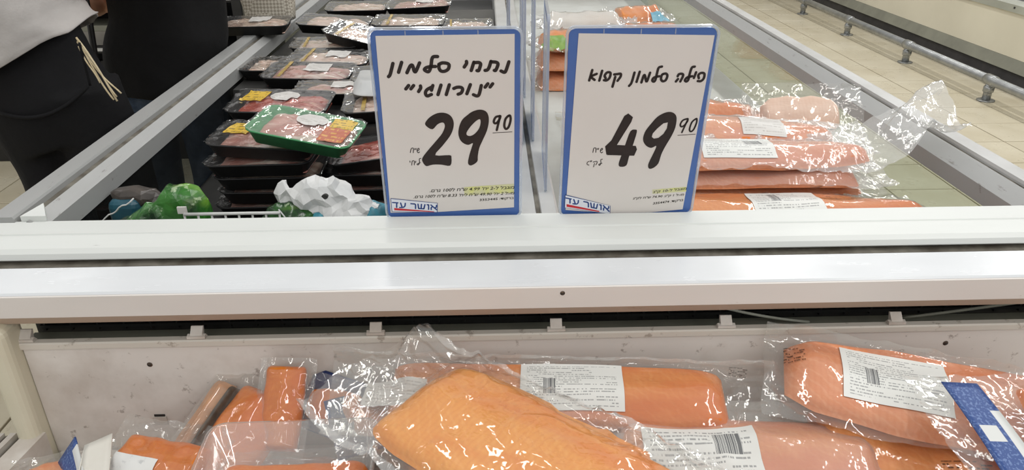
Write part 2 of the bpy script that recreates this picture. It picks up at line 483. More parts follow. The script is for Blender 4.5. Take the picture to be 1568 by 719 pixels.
prism_y('rail_inner', [(0.922, 0.870), (0.922, 0.914), (0.919, 0.914), (0.886, 0.897), (0.885, 0.866)], 1.10, YE, 'alu', isl)
# corner caps where rail meets rim
mesh('corner_cap', [(-0.745, 1.1045, 0.9215), (-0.705, 1.1045, 0.9215), (-0.728, 1.145, 0.9265), (-0.745, 1.1045, 0.90), (-0.705, 1.1045, 0.90), (-0.728, 1.145, 0.90)],
     [(0, 1, 2), (3, 5, 4), (0, 3, 4, 1), (1, 4, 5, 2), (2, 5, 3, 0)], 'rim', isl)
# glass sides
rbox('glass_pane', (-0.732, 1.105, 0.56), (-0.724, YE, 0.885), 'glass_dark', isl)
rbox('glass_pane', (0.900, 1.105, 0.60), (0.908, YE, 0.885), 'glass', isl)
rbox('glass_pane', (-0.70, 1.112, 0.62), (0.88, 1.118, 0.868), 'glass', isl)
# cabinet: base, decks, end wall
rbox('cabinet_base', (-0.80, 1.12, 0.10), (0.965, YE, 0.56), 'cream_panel', isl, 0.01)
rbox('kick_plate', (-0.74, 1.16, 0.0), (0.90, YE - 0.04, 0.10), 'black', isl)
rbox('deck', (-0.722, 1.125, 0.56), (0.028, YE - 0.02, 0.70), 'liner_shaded', isl)
rbox('deck', (0.118, 1.125, 0.56), (0.898, YE - 0.02, 0.70), 'liner', isl)
rbox('raised_deck', (-0.60, 1.715, 0.70), (0.028, 3.3, 0.862), 'liner_shaded', isl)
rbox('raised_deck', (-0.705, 2.06, 0.70), (-0.601, 3.3, 0.862), 'liner_shaded', isl)
rbox('raised_deck', (0.119, 1.13, 0.70), (0.79, 2.1, 0.774), 'liner', isl)
rbox('end_wall', (-0.80, YE, 0.10), (0.965, YE + 0.05, 0.93), 'alu_light', isl, 0.004)
# centre divider between the compartments
prism_y('divider_cap', [(0.030, 0.57), (0.030, 0.905), (0.034, 0.908), (0.074, 0.908), (0.076, 0.902), (0.082, 0.902), (0.084, 0.908), (0.108, 0.908), (0.112, 0.904), (0.112, 0.57)],
        1.105, YE, 'alu_light', isl)
rbox('divider_slot', (0.0755, 1.106, 0.9022), (0.0825, YE, 0.9045), 'alu_dark', isl)

# ------------------------------------------------------------------ open freezer in the foreground
PY, PZ = 0.922, 0.804
fro = thing('open_freezer', 'white open-top freezer in the foreground filled with packed salmon', 'freezer', (0, 0, 0))
prism_x('top_bar', [(0.953, 0.84), (0.971, 0.897), (0.969, 0.9005), (0.905, 0.8965), (0.902, 0.894), (0.902, 0.860), (0.93, 0.842)], -0.83, 1.02, 'bar', fro)
prism_x('bar_face', [(0.9021, 0.8935), (0.8995, 0.8925), (0.8995, 0.860), (0.9021, 0.8595)], -0.83, 1.02, 'bar_front', fro)
prism_x('bar_lip', [(0.8998, 0.8597), (0.9021, 0.8597), (0.9165, 0.8425), (0.9145, 0.8415)], -0.83, 1.02, 'lip', fro)
# recessed air grille
rbox('grille_recess', (-0.70, 0.9955, 0.74), (0.99, 1.0, 0.86), 'dark_gap', fro)
for k in range(5):
    rbox('grille_slat', (-0.69, 0.988, 0.786 + k * 0.0125), (0.985, 0.9955, 0.791 + k * 0.0125), 'black', fro)
for k in range(84):
    rbox('grille_bar', (-0.685 + k * 0.02, 0.989, 0.781), (-0.682 + k * 0.02, 0.9945, 0.846), 'black', fro) if k % 2 == 0 else None
rbox('rear_ledge', (-0.70, 0.931, 0.770), (0.99, 0.988, 0.779), 'grey_strip', fro)
# liner panel with folded top edge
pn = rbox('rear_panel', (-0.678, PY, 0.50), (0.99, PY + 0.006, PZ - 0.004), 'panel', fro)
prism_x('panel_edge', [(PY - 0.004, PZ - 0.009), (PY - 0.004, PZ - 0.001), (PY - 0.002, PZ + 0.001), (PY + 0.008, PZ + 0.001), (PY + 0.008, PZ - 0.009)], -0.70, 0.99, 'panel_edge', fro)
for cx in (-0.672, -0.428, -0.170, 0.0935, 0.345, 0.60, 0.85):
    prism_x('panel_clip', [(PY + 0.004, PZ + 0.0012), (PY - 0.0015, PZ + 0.0035), (PY + 0.001, PZ + 0.008), (PY + 0.010, PZ + 0.017), (PY + 0.013, PZ + 0.016), (PY + 0.009, PZ + 0.0012)],
            cx - 0.0085, cx + 0.0085, 'clip', fro)
    prism_x('panel_clip', [(PY + 0.001, PZ + 0.0012), (PY - 0.002, PZ + 0.002), (PY - 0.002, PZ + 0.006), (PY + 0.004, PZ + 0.0075), (PY + 0.009, PZ + 0.0012)],
            cx - 0.013, cx + 0.013, 'clip', fro)
def screw(x, y, z, r, parent, nrm='y'):
    v = [(x, y, z)]; f = []
    for k in range(12):
        a = 2 * math.pi * k / 12
        v.append((x + r * math.cos(a), y + 0.0006, z + r * math.sin(a)))
    v[0] = (x, y - 0.0012, z)
    for k in range(12):
        f.append((0, 1 + k, 1 + (k + 1) % 12))
    o = mesh('screw', v, f, 'screw', parent, True)
    rbox('screw_slot', (x - r * 0.6, y - 0.0016, z - r * 0.12), (x + r * 0.6, y - 0.0007, z + r * 0.12), 'dark_gap', o)
MAT['screw'] = plain('screw_head', (110, 96, 84), (70, 60, 52), 200, 0.4, 0.5)
screw(-0.504, PY - 0.0008, 0.762, 0.0042, fro)
screw(0.683, PY - 0.0008, 0.770, 0.0042, fro)
screw(0.0985, 0.8990, 0.8835, 0.0038, fro)
# empty square bracket on the panel
rbox('panel_slot', (-0.517, PY - 0.0012, 0.6665), (-0.501, PY + 0.0005, 0.670), 'dark_gap', fro)
rbox('slot_plate', (-0.520, PY - 0.002, 0.651), (-0.499, PY + 0.0005, 0.666), 'clip', fro)
# end post, side rims and the tub itself
prof = [(-0.678 - 0.052 + 0.03 + 0.03 * math.cos(a), 0.0) for a in (0,)]
def post(name, x0, x1, y0, y1, z0, z1, mat, parent):
    return rbox(name, (x0, y0, z0), (x1, y1, z1), mat, parent, min(x1 - x0, y1 - y0) * 0.42, 4)
post('end_post', -0.714, -0.679, 0.890, 0.945, 0.50, 0.8435, 'cream', fro)
post('end_post', 0.991, 1.05, 0.884, 0.945, 0.55, 0.8435, 'cream', fro)
def side_rim(sx):
    x = -0.675 if sx < 0 else 0.99
    for a, b, z, m, nm in ((0.0, 0.030, 0.655, 'clip', 'side_rim'), (0.033, 0.040, 0.648, 'alu_dark', 'rim_groove'), (0.043, 0.052, 0.655, 'clip', 'side_rim'), (0.055, 0.059, 0.650, 'alu_dark', 'rim_groove'), (0.061, 0.068, 0.655, 'clip', 'side_rim')):
        v = []
        for (y, fl_) in ((0.905, 0.0), (0.12, 0.10)):
            for xx, zz in ((a, z), (b, z), (b, 0.50), (a, 0.50)):
                v.append((x + sx * (xx + fl_), y, zz))
        mesh(nm, v, [(0, 1, 2, 3), (4, 7, 6, 5), (0, 4, 5, 1), (1, 5, 6, 2), (2, 6, 7, 3), (3, 7, 4, 0)], m, fro)
side_rim(-1); side_rim(1)
rbox('tub_floor', (-0.66, 0.14, 0.50), (0.98, 0.918, 0.606), 'panel', fro)
rbox('front_rim', (-0.80, 0.08, 0.50), (1.10, 0.13, 0.72), 'rim', fro, 0.012, 3)
rbox('cabinet_base', (-0.74, 0.14, 0.10), (1.04, 1.0, 0.50), 'cream_panel', fro, 0.01)
rbox('kick_plate', (-0.70, 0.18, 0.0), (1.0, 0.97, 0.10), 'black', fro)
# slack cable behind the panel
def sag(a, b, s, n=14):
    return [Vector(a).lerp(Vector(b), k / n) + Vector((0, 0, -s * 4 * (k / n) * (1 - k / n))) for k in range(n + 1)]
tag(tube('grey_cable', sag((0.33, 0.962, 0.822), (0.49, 0.967, 0.783), 0.004), 0.0022, 'grey_rim'), 'thin grey cable drooping in the dark vent gap, left of the two', 'cable')
tag(tube('grey_cable', sag((0.64, 0.972, 0.784), (0.86, 0.960, 0.824), 0.001), 0.0024, 'grey_strip'), 'thin dark grey cable rising to the right in the vent gap', 'cable')

# ------------------------------------------------------------------ bumper rail and far freezer across the aisle
br = thing('bumper_rail', 'galvanised steel bumper rail on short posts along the aisle', 'rail', (3.29, 4.75, 0))
tube('rail_tube', [(0, -3.2, 0.140), (0, 7.5, 0.140)], 0.030, 'steel', br, 16)
for k in range(-2, 7):
    y = k * 1.065
    p = tube('post', [(0, y, 0.004), (0, y, 0.135)], 0.026, 'steel', br, 14)
    tube('collar', [(0, y, 0.060), (0, y, 0.066), (0, y, 0.098), (0, y, 0.104)], [0.027, 0.033, 0.033, 0.027], 'steel', p, 14)
    tube('sleeve', [(0, y - 0.05, 0.140), (0, y - 0.045, 0.140), (0, y + 0.045, 0.140), (0, y + 0.05, 0.140)], [0.031, 0.036, 0.036, 0.031], 'steel', p, 16)
    tube('foot_plate', [(0, y, 0.0045), (0, y, 0.011), (0, y, 0.013)], [0.055, 0.055, 0.048], 'steel', p, 18)
ff = thing('aisle_freezer', 'long cream freezer cabinet with black base behind the bumper rail', 'freezer', (3.55, 3, 0))
prism_y('kick_plate', [(0.0, 0.0), (0.05, 0.130), (0.5, 0.130), (0.5, 0)], -3, 10, 'black_edge', ff)
prism_y('lower_strip', [(0.03, 0.132), (0.075, 0.205), (0.5, 0.205), (0.5, 0.132)], -3, 10, 'grey_strip', ff)
prism_y('side_panel', [(0.075, 0.206), (0.09, 0.49), (0.5, 0.49), (0.5, 0.206)], -3, 10, 'cream_panel', ff)
prism_y('top_rim', [(0.075, 0.491), (0.08, 0.54), (0.11, 0.555), (0.16, 0.555), (0.16, 0.491)], -3, 10, 'grey_rim', ff)
prism_y('inner_wall', [(0.162, 0.491), (0.162, 0.552), (0.20, 0.52), (1.2, 0.5), (1.2, 0.491)], -3, 10, 'liner_shaded', ff)
for k in range(6):
    rbox('rim_bolt', (0.0755, -1.0 + k * 1.6, 0.515), (0.0795, -0.985 + k * 1.6, 0.528), 'dark_gap', ff)

# ------------------------------------------------------------------ price signs
from mathutils.geometry import tessellate_polygon
def rounded_rect(x0, x1, z0, z1, r, n=6):
    pts = []
    for cx, cz, a0 in ((x1 - r, z1 - r, 0), (x0 + r, z1 - r, 90), (x0 + r, z0 + r, 180), (x1 - r, z0 + r, 270)):
        for k in range(n + 1):
            a = math.radians(a0 + 90 * k / n)
            pts.append((cx + r * math.cos(a), cz + r * math.sin(a)))
    return pts
def slab(name, pts, y0, y1, mat, parent):
    n = len(pts)
    v = [(x, y0, z) for x, z in pts] + [(x, y1, z) for x, z in pts]
    f = [tuple(range(n)), tuple(range(2 * n - 1, n - 1, -1))] + [(i, n + i, n + (i + 1) % n, (i + 1) % n) for i in range(n)]
    return mesh(name, v, f, mat, parent)
def ring(name, outer, inner, y0, y1, mat, parent):
    n = len(outer)
    v = [(x, y0, z) for x, z in outer] + [(x, y0, z) for x, z in inner] + [(x, y1, z) for x, z in outer] + [(x, y1, z) for x, z in inner]
    f = []
    for i in range(n):
        j = (i + 1) % n
        f += [(i, j, n + j, n + i), (2 * n + i, 3 * n + i, 3 * n + j, 2 * n + j), (i, 2 * n + i, 2 * n + j, j), (n + i, n + j, 3 * n + j, 3 * n + i)]
    return mesh(name, v, f, mat, parent)
def spline(pts, sub=5):
    if len(pts) < 3: return [Vector(p) for p in pts]
    P = [Vector(p) for p in pts]
    closed = (P[0] - P[-1]).length < 1e-6
    out = []
    n = len(P)
    for i in range(n - 1):
        p0 = P[i - 1] if i else (P[-2] if closed else P[0] * 2 - P[1])
        p3 = P[i + 2] if i + 2 < n else (P[1] if closed else P[-1] * 2 - P[-2])
        for k in range(sub):
            t = k / sub
            out.append(0.5 * ((2 * P[i]) + (P[i + 1] - p0) * t + (2 * p0 - 5 * P[i] + 4 * P[i + 1] - p3) * t * t + (3 * P[i] - p0 - 3 * P[i + 1] + p3) * t ** 3))
    out.append(P[-1])
    return out
def strokes(name, lines, width, y, mat, parent):
    v, f = [], []
    for ln in lines:
        pts = spline([(a / 1000, b / 1000) for a, b in ln])
        r = width / 2000
        base = len(v)
        for i, p in enumerate(pts):
            d = (pts[min(i + 1, len(pts) - 1)] - pts[max(i - 1, 0)])
            d = d.normalized() if d.length > 0 else Vector((1, 0))
            q = Vector((-d.y, d.x)) * r
            v += [(p.x + q.x, y, p.y + q.y), (p.x - q.x, y, p.y - q.y)]
        for i in range(len(pts) - 1):
            f.append((base + 2 * i, base + 2 * i + 1, base + 2 * i + 3, base + 2 * i + 2))
        for e in (0, -1):
            p = pts[e]
            c0 = len(v)
            for k in range(10):
                a = 2 * math.pi * k / 10
                v.append((p.x + r * math.cos(a), y - 0.00001, p.y + r * math.sin(a)))
            f.append(tuple(range(c0, c0 + 10)))
    o = mesh(name, v, f, mat, parent)
    return o
def filled(name, polys, y, mat, parent):
    v, f = [], []
    for k, loops in enumerate(polys):
        ls = []
        for lp in loops:
            s = spline([(a / 1000, b / 1000) for a, b in (lp + [lp[0]])], 3)[:-1] if len(lp) > 9 else [Vector((a / 1000, b / 1000)) for a, b in lp]
            ls.append([Vector((p.x, p.y, 0)) for p in s])
        tris = tessellate_polygon(ls)
        base = len(v)
        for l in ls:
            v += [(p.x, y - k * 0.00001, p.y) for p in l]
        f += [tuple(base + i for i in t) for t in tris]
    return mesh(name, v, f, mat, parent)
def text_geom(s, offset=0.0):
    cu = bpy.data.curves.new('txt', 'FONT')
    cu.body = s
    cu.offset = offset
    cu.resolution_u = 2
    o = bpy.data.objects.new('txt', cu)
    C.objects.link(o)
    dg = bpy.context.evaluated_depsgraph_get()
    me = bpy.data.meshes.new_from_object(o.evaluated_get(dg))
    v = [(p.co.x, p.co.y) for p in me.vertices]
    f = [tuple(p.vertices) for p in me.polygons]
    bpy.data.objects.remove(o); bpy.data.curves.remove(cu); bpy.data.meshes.remove(me)
    return v, f
def rtl(s):
    out, num = [], ''
    for ch in s:
        if ch.isdigit() or (ch == '.' and num):
            num += ch
        else:
            if num: out.append(num); num = ''
            out.append(ch)
    if num: out.append(num)
    return ''.join(reversed(out))
def text_quad(name, s, quad, y, mat, parent, offset=0.0, shear=0.0):
    v, f = text_geom(rtl(s), offset)
    x0, x1 = min(p[0] for p in v), max(p[0] for p in v)
    y0, y1 = min(p[1] for p in v), max(p[1] for p in v)
    bl, brr, tr, tl = [Vector(q) / 1000 for q in quad]
    out = []
    for a, b in v:
        t = (b - y0) / (y1 - y0)
        u = (a - x0) / (x1 - x0) + shear * t
        p = (bl * (1 - u) + brr * u) * (1 - t) + (tl * (1 - u) + tr * u) * t
        out.append((p.x, y, p.y))
    return mesh(name, out, f, mat, parent)
SIGN_A = {'head':[[(87.5,258.7),(83.8,247.1),(81.3,243.3),(76.3,245.3)],[(62.3,259.6),(59.7,251.3),(57.1,247.2),(53.8,246.4)],[(62.3,258.9),(69.6,258.2),(72.1,255.0),(68.9,246.6),(66.8,246.3)],[(38.3,258.6),(34.2,246.4)],[(38.2,257.9),(45.0,258.1),(47.7,255.9),(46.7,251.4),(44.7,246.3),(42.3,246.3)],[(27.9,259.9),(27.8,256.8),(24.5,251.7)],[(-11.0,255.9),(-6.0,258.1),(0.7,257.3),(3.4,254.5),(1.6,248.7),(-3.5,245.8),(-8.4,246.2),(-10.7,249.5),(-11.1,253.3),(-10.8,255.6)],[(-12.2,267.4),(-17.7,267.2),(-20.1,264.3),(-21.3,258.6),(-22.5,252.2),(-25.0,246.4),(-27.8,245.5),(-31.7,248.4),(-28.4,251.6),(-22.2,252.8),(-15.8,253.0)],[(-56.6,244.2),(-51.4,253.8),(-48.4,255.3),(-47.1,251.8),(-46.2,246.6),(-43.8,246.2),(-37.8,258.5)],[(-62.8,259.6),(-68.3,244.9)],[(-75.1,258.1),(-80.2,242.5),(-83.0,238.6)],[(64.3,226.4),(60.5,221.4)],[(57.4,226.5),(53.3,221.2)],[(48.0,224.0),(44.6,210.7),(41.3,208.0),(36.3,210.1)],[(32.4,225.5),(26.9,211.5)],[(8.4,219.8),(13.5,221.7),(19.1,221.3),(21.1,218.3),(18.8,213.0),(14.3,211.0)],[(2.4,225.6),(-2.7,210.6)],[(-9.5,225.3),(-14.6,210.7)],[(-21.1,224.8),(-23.6,217.5)],[(-23.4,222.2),(-29.8,218.5),(-32.4,213.6),(-30.4,208.9),(-24.0,211.1)],[(-38.8,224.3),(-38.8,221.0),(-42.1,215.7)],[(-48.5,225.1),(-52.8,219.9)],[(-55.6,225.2),(-60.0,219.9)]],'poly':[[[(-35.5,167.2),(-29.2,175.1),(-20.1,180.9),(-11.2,182.8),(-2.6,181.1),(3.7,175.5),(6.3,165.9),(4.3,154.6),(-1.3,143.3),(-12.5,128.6),(-23.7,113.7),(-2.7,113.4),(0.5,109.1),(-1.9,95.5),(-15.5,97.4),(-28.4,97.6),(-38.4,95.2),(-43.3,102.1),(-43.6,108.9),(-35.4,120.6),(-20.9,137.8),(-11.4,150.0),(-7.2,160.4),(-8.4,166.1),(-12.0,166.9),(-18.1,163.8),(-25.8,156.3),(-34.4,161.6)]],[[(19.0,171.3),(26.5,178.3),(34.0,183.8),(44.3,186.8),(53.0,184.6),(57.2,177.9),(57.8,166.8),(54.6,152.3),(47.6,136.0),(42.8,124.4),(40.3,111.0),(39.6,102.5),(33.1,96.6),(27.7,95.5),(25.1,100.2),(27.5,112.9),(31.6,126.3),(33.3,132.9),(26.5,130.0),(19.1,133.1),(14.1,139.8),(12.3,149.6),(14.2,160.9)],[(45.4,170.9),(40.9,170.2),(33.4,163.1),(27.3,155.1),(24.4,149.4),(25.5,145.8),(29.9,144.8),(35.9,147.7),(42.1,154.9),(45.2,162.9)]]],'cents':[[(73.3,176.1),(68.2,174.6),(65.2,168.3),(66.6,164.6),(70.3,166.1),(74.0,172.1),(74.8,176.1),(73.3,176.1)],[(74.0,173.7),(69.4,153.7)],[(87.3,176.7),(82.4,171.2),(80.6,160.8),(82.8,155.4),(86.8,158.3),(89.8,168.7),(89.5,175.6),(87.3,176.7)]],'fine':[[(63.5,149.2),(92.0,150.6)],[(-61.0,118.5),(-59.0,125.1),(-56.0,125.6),(-56.5,118.4)],[(-53.8,125.2),(-54.2,123.2)],[(-51.8,125.4),(-52.3,123.4)],[(-50.3,121.3),(-47.5,123.0),(-47.8,125.5),(-49.7,124.2),(-50.6,120.8),(-49.0,117.9),(-47.1,119.4)],[(-62.6,104.5),(-62.5,102.1)],[(-60.3,97.3),(-59.0,104.1),(-56.0,104.0),(-56.5,97.6)],[(-53.6,104.0),(-54.4,101.3)],[(-45.8,108.5),(-48.2,107.3),(-48.3,101.4),(-50.4,97.5),(-52.1,98.9),(-47.1,101.3)]],'logo':[(-97.5,39.9),(-24.5,29.8),(-25.8,12.4),(-97.6,15.1)],'red':[(-93.2,22.3),(-30.8,14.6),(-30.9,13.5),(-93.5,17.9)],'logotxt':[(-95.6,23.1),(-29.3,17.0),(-28.8,26.7),(-94.7,33.0)],'lines':[[(95.1,56.2),(-36.2,52.2)],[(94.9,46.0),(-62.0,41.6)],[(94.6,36.4),(40.9,33.4)]],'hl':[(17.6,57.5),(95.1,62.4),(95.1,45.9),(17.8,42.6)]}
SIGN_B = {'head':[[(86.6,231.3),(85.3,236.2),(89.1,239.2),(93.7,237.8),(93.7,230.8),(90.2,226.9),(85.7,227.0)],[(81.4,240.2),(79.4,231.7)],[(78.3,248.7),(74.4,247.2),(72.5,237.7),(71.7,229.4),(69.3,226.5),(66.8,228.5),(69.7,232.7),(76.5,234.4)],[(55.6,234.6),(57.1,237.6),(61.5,238.1),(63.3,235.2),(60.4,226.6)],[(56.5,230.4),(54.0,226.7)],[(34.3,238.1),(38.3,238.7),(40.6,235.4),(39.1,229.2),(35.3,227.2),(32.1,230.2),(32.3,235.9),(34.3,238.1)],[(31.2,249.3),(26.7,247.4),(25.1,238.2),(24.1,229.9),(22.1,226.8),(19.6,228.8),(21.6,233.0),(29.0,234.9)],[(4.1,225.7),(6.3,235.4),(8.1,236.4),(10.3,229.2),(12.1,227.8),(15.2,240.3)],[(0.2,242.0),(-3.0,226.7)],[(-7.2,240.8),(-10.1,225.8),(-13.2,220.8)],[(-36.1,238.3),(-31.1,238.9),(-26.8,239.1),(-26.8,234.9),(-30.6,228.7)],[(-34.3,234.6),(-37.2,219.8)],[(-48.0,232.9),(-49.6,236.8),(-46.4,241.4),(-41.7,240.7),(-42.3,233.7),(-46.2,229.6),(-50.2,229.9)],[(-53.8,244.0),(-56.9,229.3)],[(-67.9,245.2),(-71.4,229.7)],[(-61.3,239.5),(-68.8,235.4),(-63.7,230.4)]],'poly':[[[(-16.2,174.0),(-10.6,177.9),(-3.1,171.8),(-4.9,164.2),(-24.2,125.0),(-38.3,110.1),(-41.2,124.5),(-32.5,134.3)]],[[(-40.9,124.5),(-24.4,126.7),(5.4,124.6),(7.8,118.7),(4.4,108.0),(-37.1,109.7)]],[[(-5.1,148.8),(2.2,151.6),(4.9,147.8),(0.8,125.5),(-3.5,105.3),(-6.2,91.5),(-15.3,89.4),(-18.3,94.3),(-15.3,108.9),(-10.8,127.4)]],[[(18.1,150.1),(25.2,161.4),(33.0,171.8),(42.8,178.0),(51.5,179.5),(58.6,176.2),(62.1,169.0),(62.0,154.4),(57.7,139.7),(50.5,123.1),(45.9,109.6),(43.0,94.2),(36.1,86.5),(30.0,85.2),(27.5,90.1),(28.7,97.9),(33.4,111.5),(36.7,124.1),(29.4,120.9),(21.4,124.4),(16.1,132.0),(15.3,140.3)],[(49.7,162.7),(43.2,161.1),(35.1,153.1),(29.1,145.0),(28.2,139.3),(31.6,136.4),(38.3,137.5),(45.1,144.0),(49.3,152.9)]]],'cents':[[(77.5,167.9),(71.8,165.6),(68.9,159.2),(70.8,155.4),(75.1,157.5),(78.8,163.9),(79.0,167.9),(77.5,167.9)],[(78.8,165.8),(72.8,146.0)],[(91.0,167.8),(85.7,162.2),(83.7,151.1),(86.2,147.2),(90.0,150.7),(92.7,160.5),(92.6,166.9),(91.0,167.8)]],'fine':[[(67.3,141.2),(93.6,142.8)],[(-59.2,114.6),(-58.1,121.4),(-55.1,121.6),(-54.7,114.6)],[(-52.8,121.3),(-53.0,119.3)],[(-50.8,121.4),(-51.0,119.4)],[(-47.7,117.5),(-44.8,119.1),(-45.5,121.5),(-47.4,119.5),(-47.9,116.1),(-45.8,113.6),(-44.2,115.2)],[(-64.3,99.4),(-66.6,97.7),(-66.8,94.2),(-63.9,93.2)],[(-62.1,100.5),(-62.2,98.5)],[(-60.2,100.8),(-60.4,98.8)],[(-57.5,98.2),(-52.2,99.2),(-51.8,96.1),(-53.3,93.2)],[(-55.5,95.8),(-56.6,89.8)],[(-43.8,102.8),(-46.2,101.7),(-45.8,95.6),(-47.4,92.2),(-48.9,94.0),(-44.0,95.9)]],'logo':[(-98.5,41.7),(-25.4,19.8),(-24.6,3.5),(-98.7,17.7)],'red':[(-95.6,24.4),(-42.7,10.7),(-42.6,8.7),(-95.4,19.4)],'logotxt':[(-96.5,27.0),(-29.7,9.6),(-30.5,19.9),(-96.8,36.2)],'lines':[[(92.2,48.7),(39.9,43.0)],[(89.2,37.9),(9.0,31.8)],[(89.8,27.8),(42.1,21.9)]],'hl':[(38.6,48.0),(91.8,52.0),(92.8,43.7),(39.4,40.5)]}

# block letters of the shop logo, left to right
LOGO_LETTERS = [(0.75, [[(0, 1), (1, 1)], [(0.78, 1), (0.78, 0)]]), (0.8, [[(1, 1), (0.92, 0.4), (0.6, 0.08), (0, 0)], [(0.15, 1), (0.42, 0.12)]]), (0.25, []),
                (0.75, [[(0, 1), (0.7, 1)], [(0.7, 1), (0.88, 0.82), (0.9, 0)]]), (1.0, [[(0, 1), (0.1, 0.05)], [(0.1, 0.05), (0.85, 0.05)], [(0.85, 0.05), (1, 1)], [(0.5, 1), (0.45, 0.1)]]),
                (0.32, [[(0.2, 1), (0.8, 1)], [(0.8, 1), (0.8, 0)]]), (0.85, [[(0, 1), (1, 0)], [(0.95, 1), (0.9, 0.6), (0.62, 0.42)], [(0.3, 0.68), (0.06, 0.42), (0.04, 0)]])]
def price_sign(label, cx, yaw, D, paper, fine, head_w):
    s = thing('price_sign', label, 'sign', (cx, 1.088, 0.9135), (7, 0, yaw), 'price signs on the freezer rim')
    ring('sign_border', rounded_rect(-0.1035, 0.1035, 0.003, 0.3045, 0.010), rounded_rect(-0.0885, 0.0885, 0.018, 0.289, 0.002), -0.0006, 0.0012, 'sign_blue', s)
    ring('clear_holder', rounded_rect(-0.1075, 0.1075, 0.0005, 0.3085, 0.013), rounded_rect(-0.1045, 0.1045, 0.0035, 0.3055, 0.0105), -0.0022, 0.003, 'acrylic_edge', s)
    slab('holder_back', rounded_rect(-0.1045, 0.1045, 0.0035, 0.3055, 0.0105), 0.0013, 0.0028, 'acrylic', s)
    for k in (-0.055, -0.003, 0.045):
        rbox('holder_seam', (k - 0.0006, -0.0010, 0.296), (k + 0.0006, -0.0007, 0.304), 'acrylic_edge', s)
    pp = slab('paper_sheet', [(a / 1000, b / 1000) for a, b in paper], -0.0014, -0.0008, 'paper', s)
    strokes('headline', D['head'], head_w, -0.0017, 'ink', pp)
    filled('price_figures', D['poly'], -0.0017, 'ink', pp)
    strokes('price_cents', D['cents'], head_w * 0.72, -0.0017, 'ink', pp)
    strokes('price_underline', D['fine'][:1], 0.9, -0.0017, 'ink', pp)
    strokes('unit_writing', D['fine'][1:], 1.2, -0.0017, 'ink', pp)
    filled('highlighter_mark', [[D['hl']]], -0.0016, 'highlighter', pp)
    for txt, (r, l), h in zip(fine, D['lines'], (6.0, 5.6, 5.4)):
        q = [(l[0], l[1] - h / 2), (r[0], r[1] - h / 2), (r[0], r[1] + h / 2), (l[0], l[1] + h / 2)]
        text_quad('fine_print', txt, q, -0.0018, 'fine_ink', pp, 0.012, 0.012)
    c = D['logo']
    mid = (sum(p[0] for p in c) / 4, sum(p[1] for p in c) / 4)
    lg = filled('logo_panel', [[c]], -0.0020, 'logo_blue', s)
    filled('logo_field', [[[(mid[0] + (p[0] - mid[0]) * 0.975, mid[1] + (p[1] - mid[1]) * 0.92) for p in c]]], -0.0021, 'logo_white', lg)
    filled('logo_underline', [[D['red']]], -0.0022, 'logo_red', lg)
    bl, brr, tr, tl = [Vector(q) for q in D['logotxt']]
    letters, x = [], 0.0
    for wid, shp in LOGO_LETTERS:
        for st in shp:
            ln = []
            for a, b in st:
                u, t = (x + a * wid) / 6.15, 0.08 + b * 0.84
                p = (bl * (1 - u) + brr * u) * (1 - t) + (tl * (1 - u) + tr * u) * t
                ln.append((p.x, p.y))
            letters.append(ln)
        x += wid + 0.28
    strokes('logo_writing', letters, 2.3, -0.0022, 'logo_blue', lg)
    return s
price_sign('blue-framed price sign reading 29.90 in front of the meat trays', -0.058, 0, SIGN_A,
           [(-95.7, 297.3), (95.5, 298.3), (95.4, 19.5), (-24, 13.2), (-99.7, 13.2)][:5],
           ['מוגבל ל-2 יח\' 4.99 ש"ח ל100 גרם.', 'מעל 2 יח\' 49.90 ש"ח ליח\' 8.33 ש"ח ל100 גרם.', 'ברקוד: 3353445'], 5.0)
price_sign('blue-framed price sign reading 49.90 in front of the salmon packs', 0.216, 0, SIGN_B,
           [(-89.9, 298.3), (100.2, 293.8), (91.2, 10.8), (40, 6), (-20, 5), (-96.5, 13.1)],
           ['מוגבל ל-10 ק"ג', 'מעל 1 ק"ג: 74.90 ש"ח לק"ג', 'ברקוד: 3354474'], 3.8)

# sign holders standing along the centre divider, seen almost edge-on
for k, (x, y, a, hh) in enumerate(((0.096, 1.195, -2.6, 0.30), (0.066, 1.44, -1.6, 0.30), (0.090, 1.46, -2.2, 0.30), (0.050, 1.74, -0.6, 0.30), (0.088, 1.78, -1.4, 0.30), (0.060, 2.15, -0.5, 0.30))):
    place = ['nearest the camera', 'second from the camera, nearer the meat', 'third from the camera, nearer the salmon', 'fourth from the camera, nearer the meat', 'fifth from the camera, nearer the salmon', 'farthest from the camera'][k]
    s = thing('sign_holder', 'clear blue-edged sign holder on the centre divider, ' + place, 'sign holder', (x, y, 0.9085), (0, 0, 90 + a), 'sign holders on the centre divider')
    ring('sign_border', rounded_rect(0.006, 0.206, 0.004, hh - 0.006, 0.010), rounded_rect(0.020, 0.192, 0.018, hh - 0.020, 0.002), -0.0012, 0.0012, 'sign_blue', s)
    ring('clear_holder', rounded_rect(0.0, 0.212, 0.0, hh, 0.013), rounded_rect(0.005, 0.207, 0.003, hh - 0.005, 0.010), -0.0022, 0.0022, 'acrylic_edge', s)
    slab('clear_sheet', rounded_rect(0.005, 0.207, 0.003, hh - 0.005, 0.010), -0.0020, -0.0013, 'acrylic', s)
    slab('paper_sheet', [(0.018, 0.016), (0.194, 0.016), (0.194, hh - 0.018), (0.018, hh - 0.018)], -0.001, 0.0014, 'acrylic_edge', s)

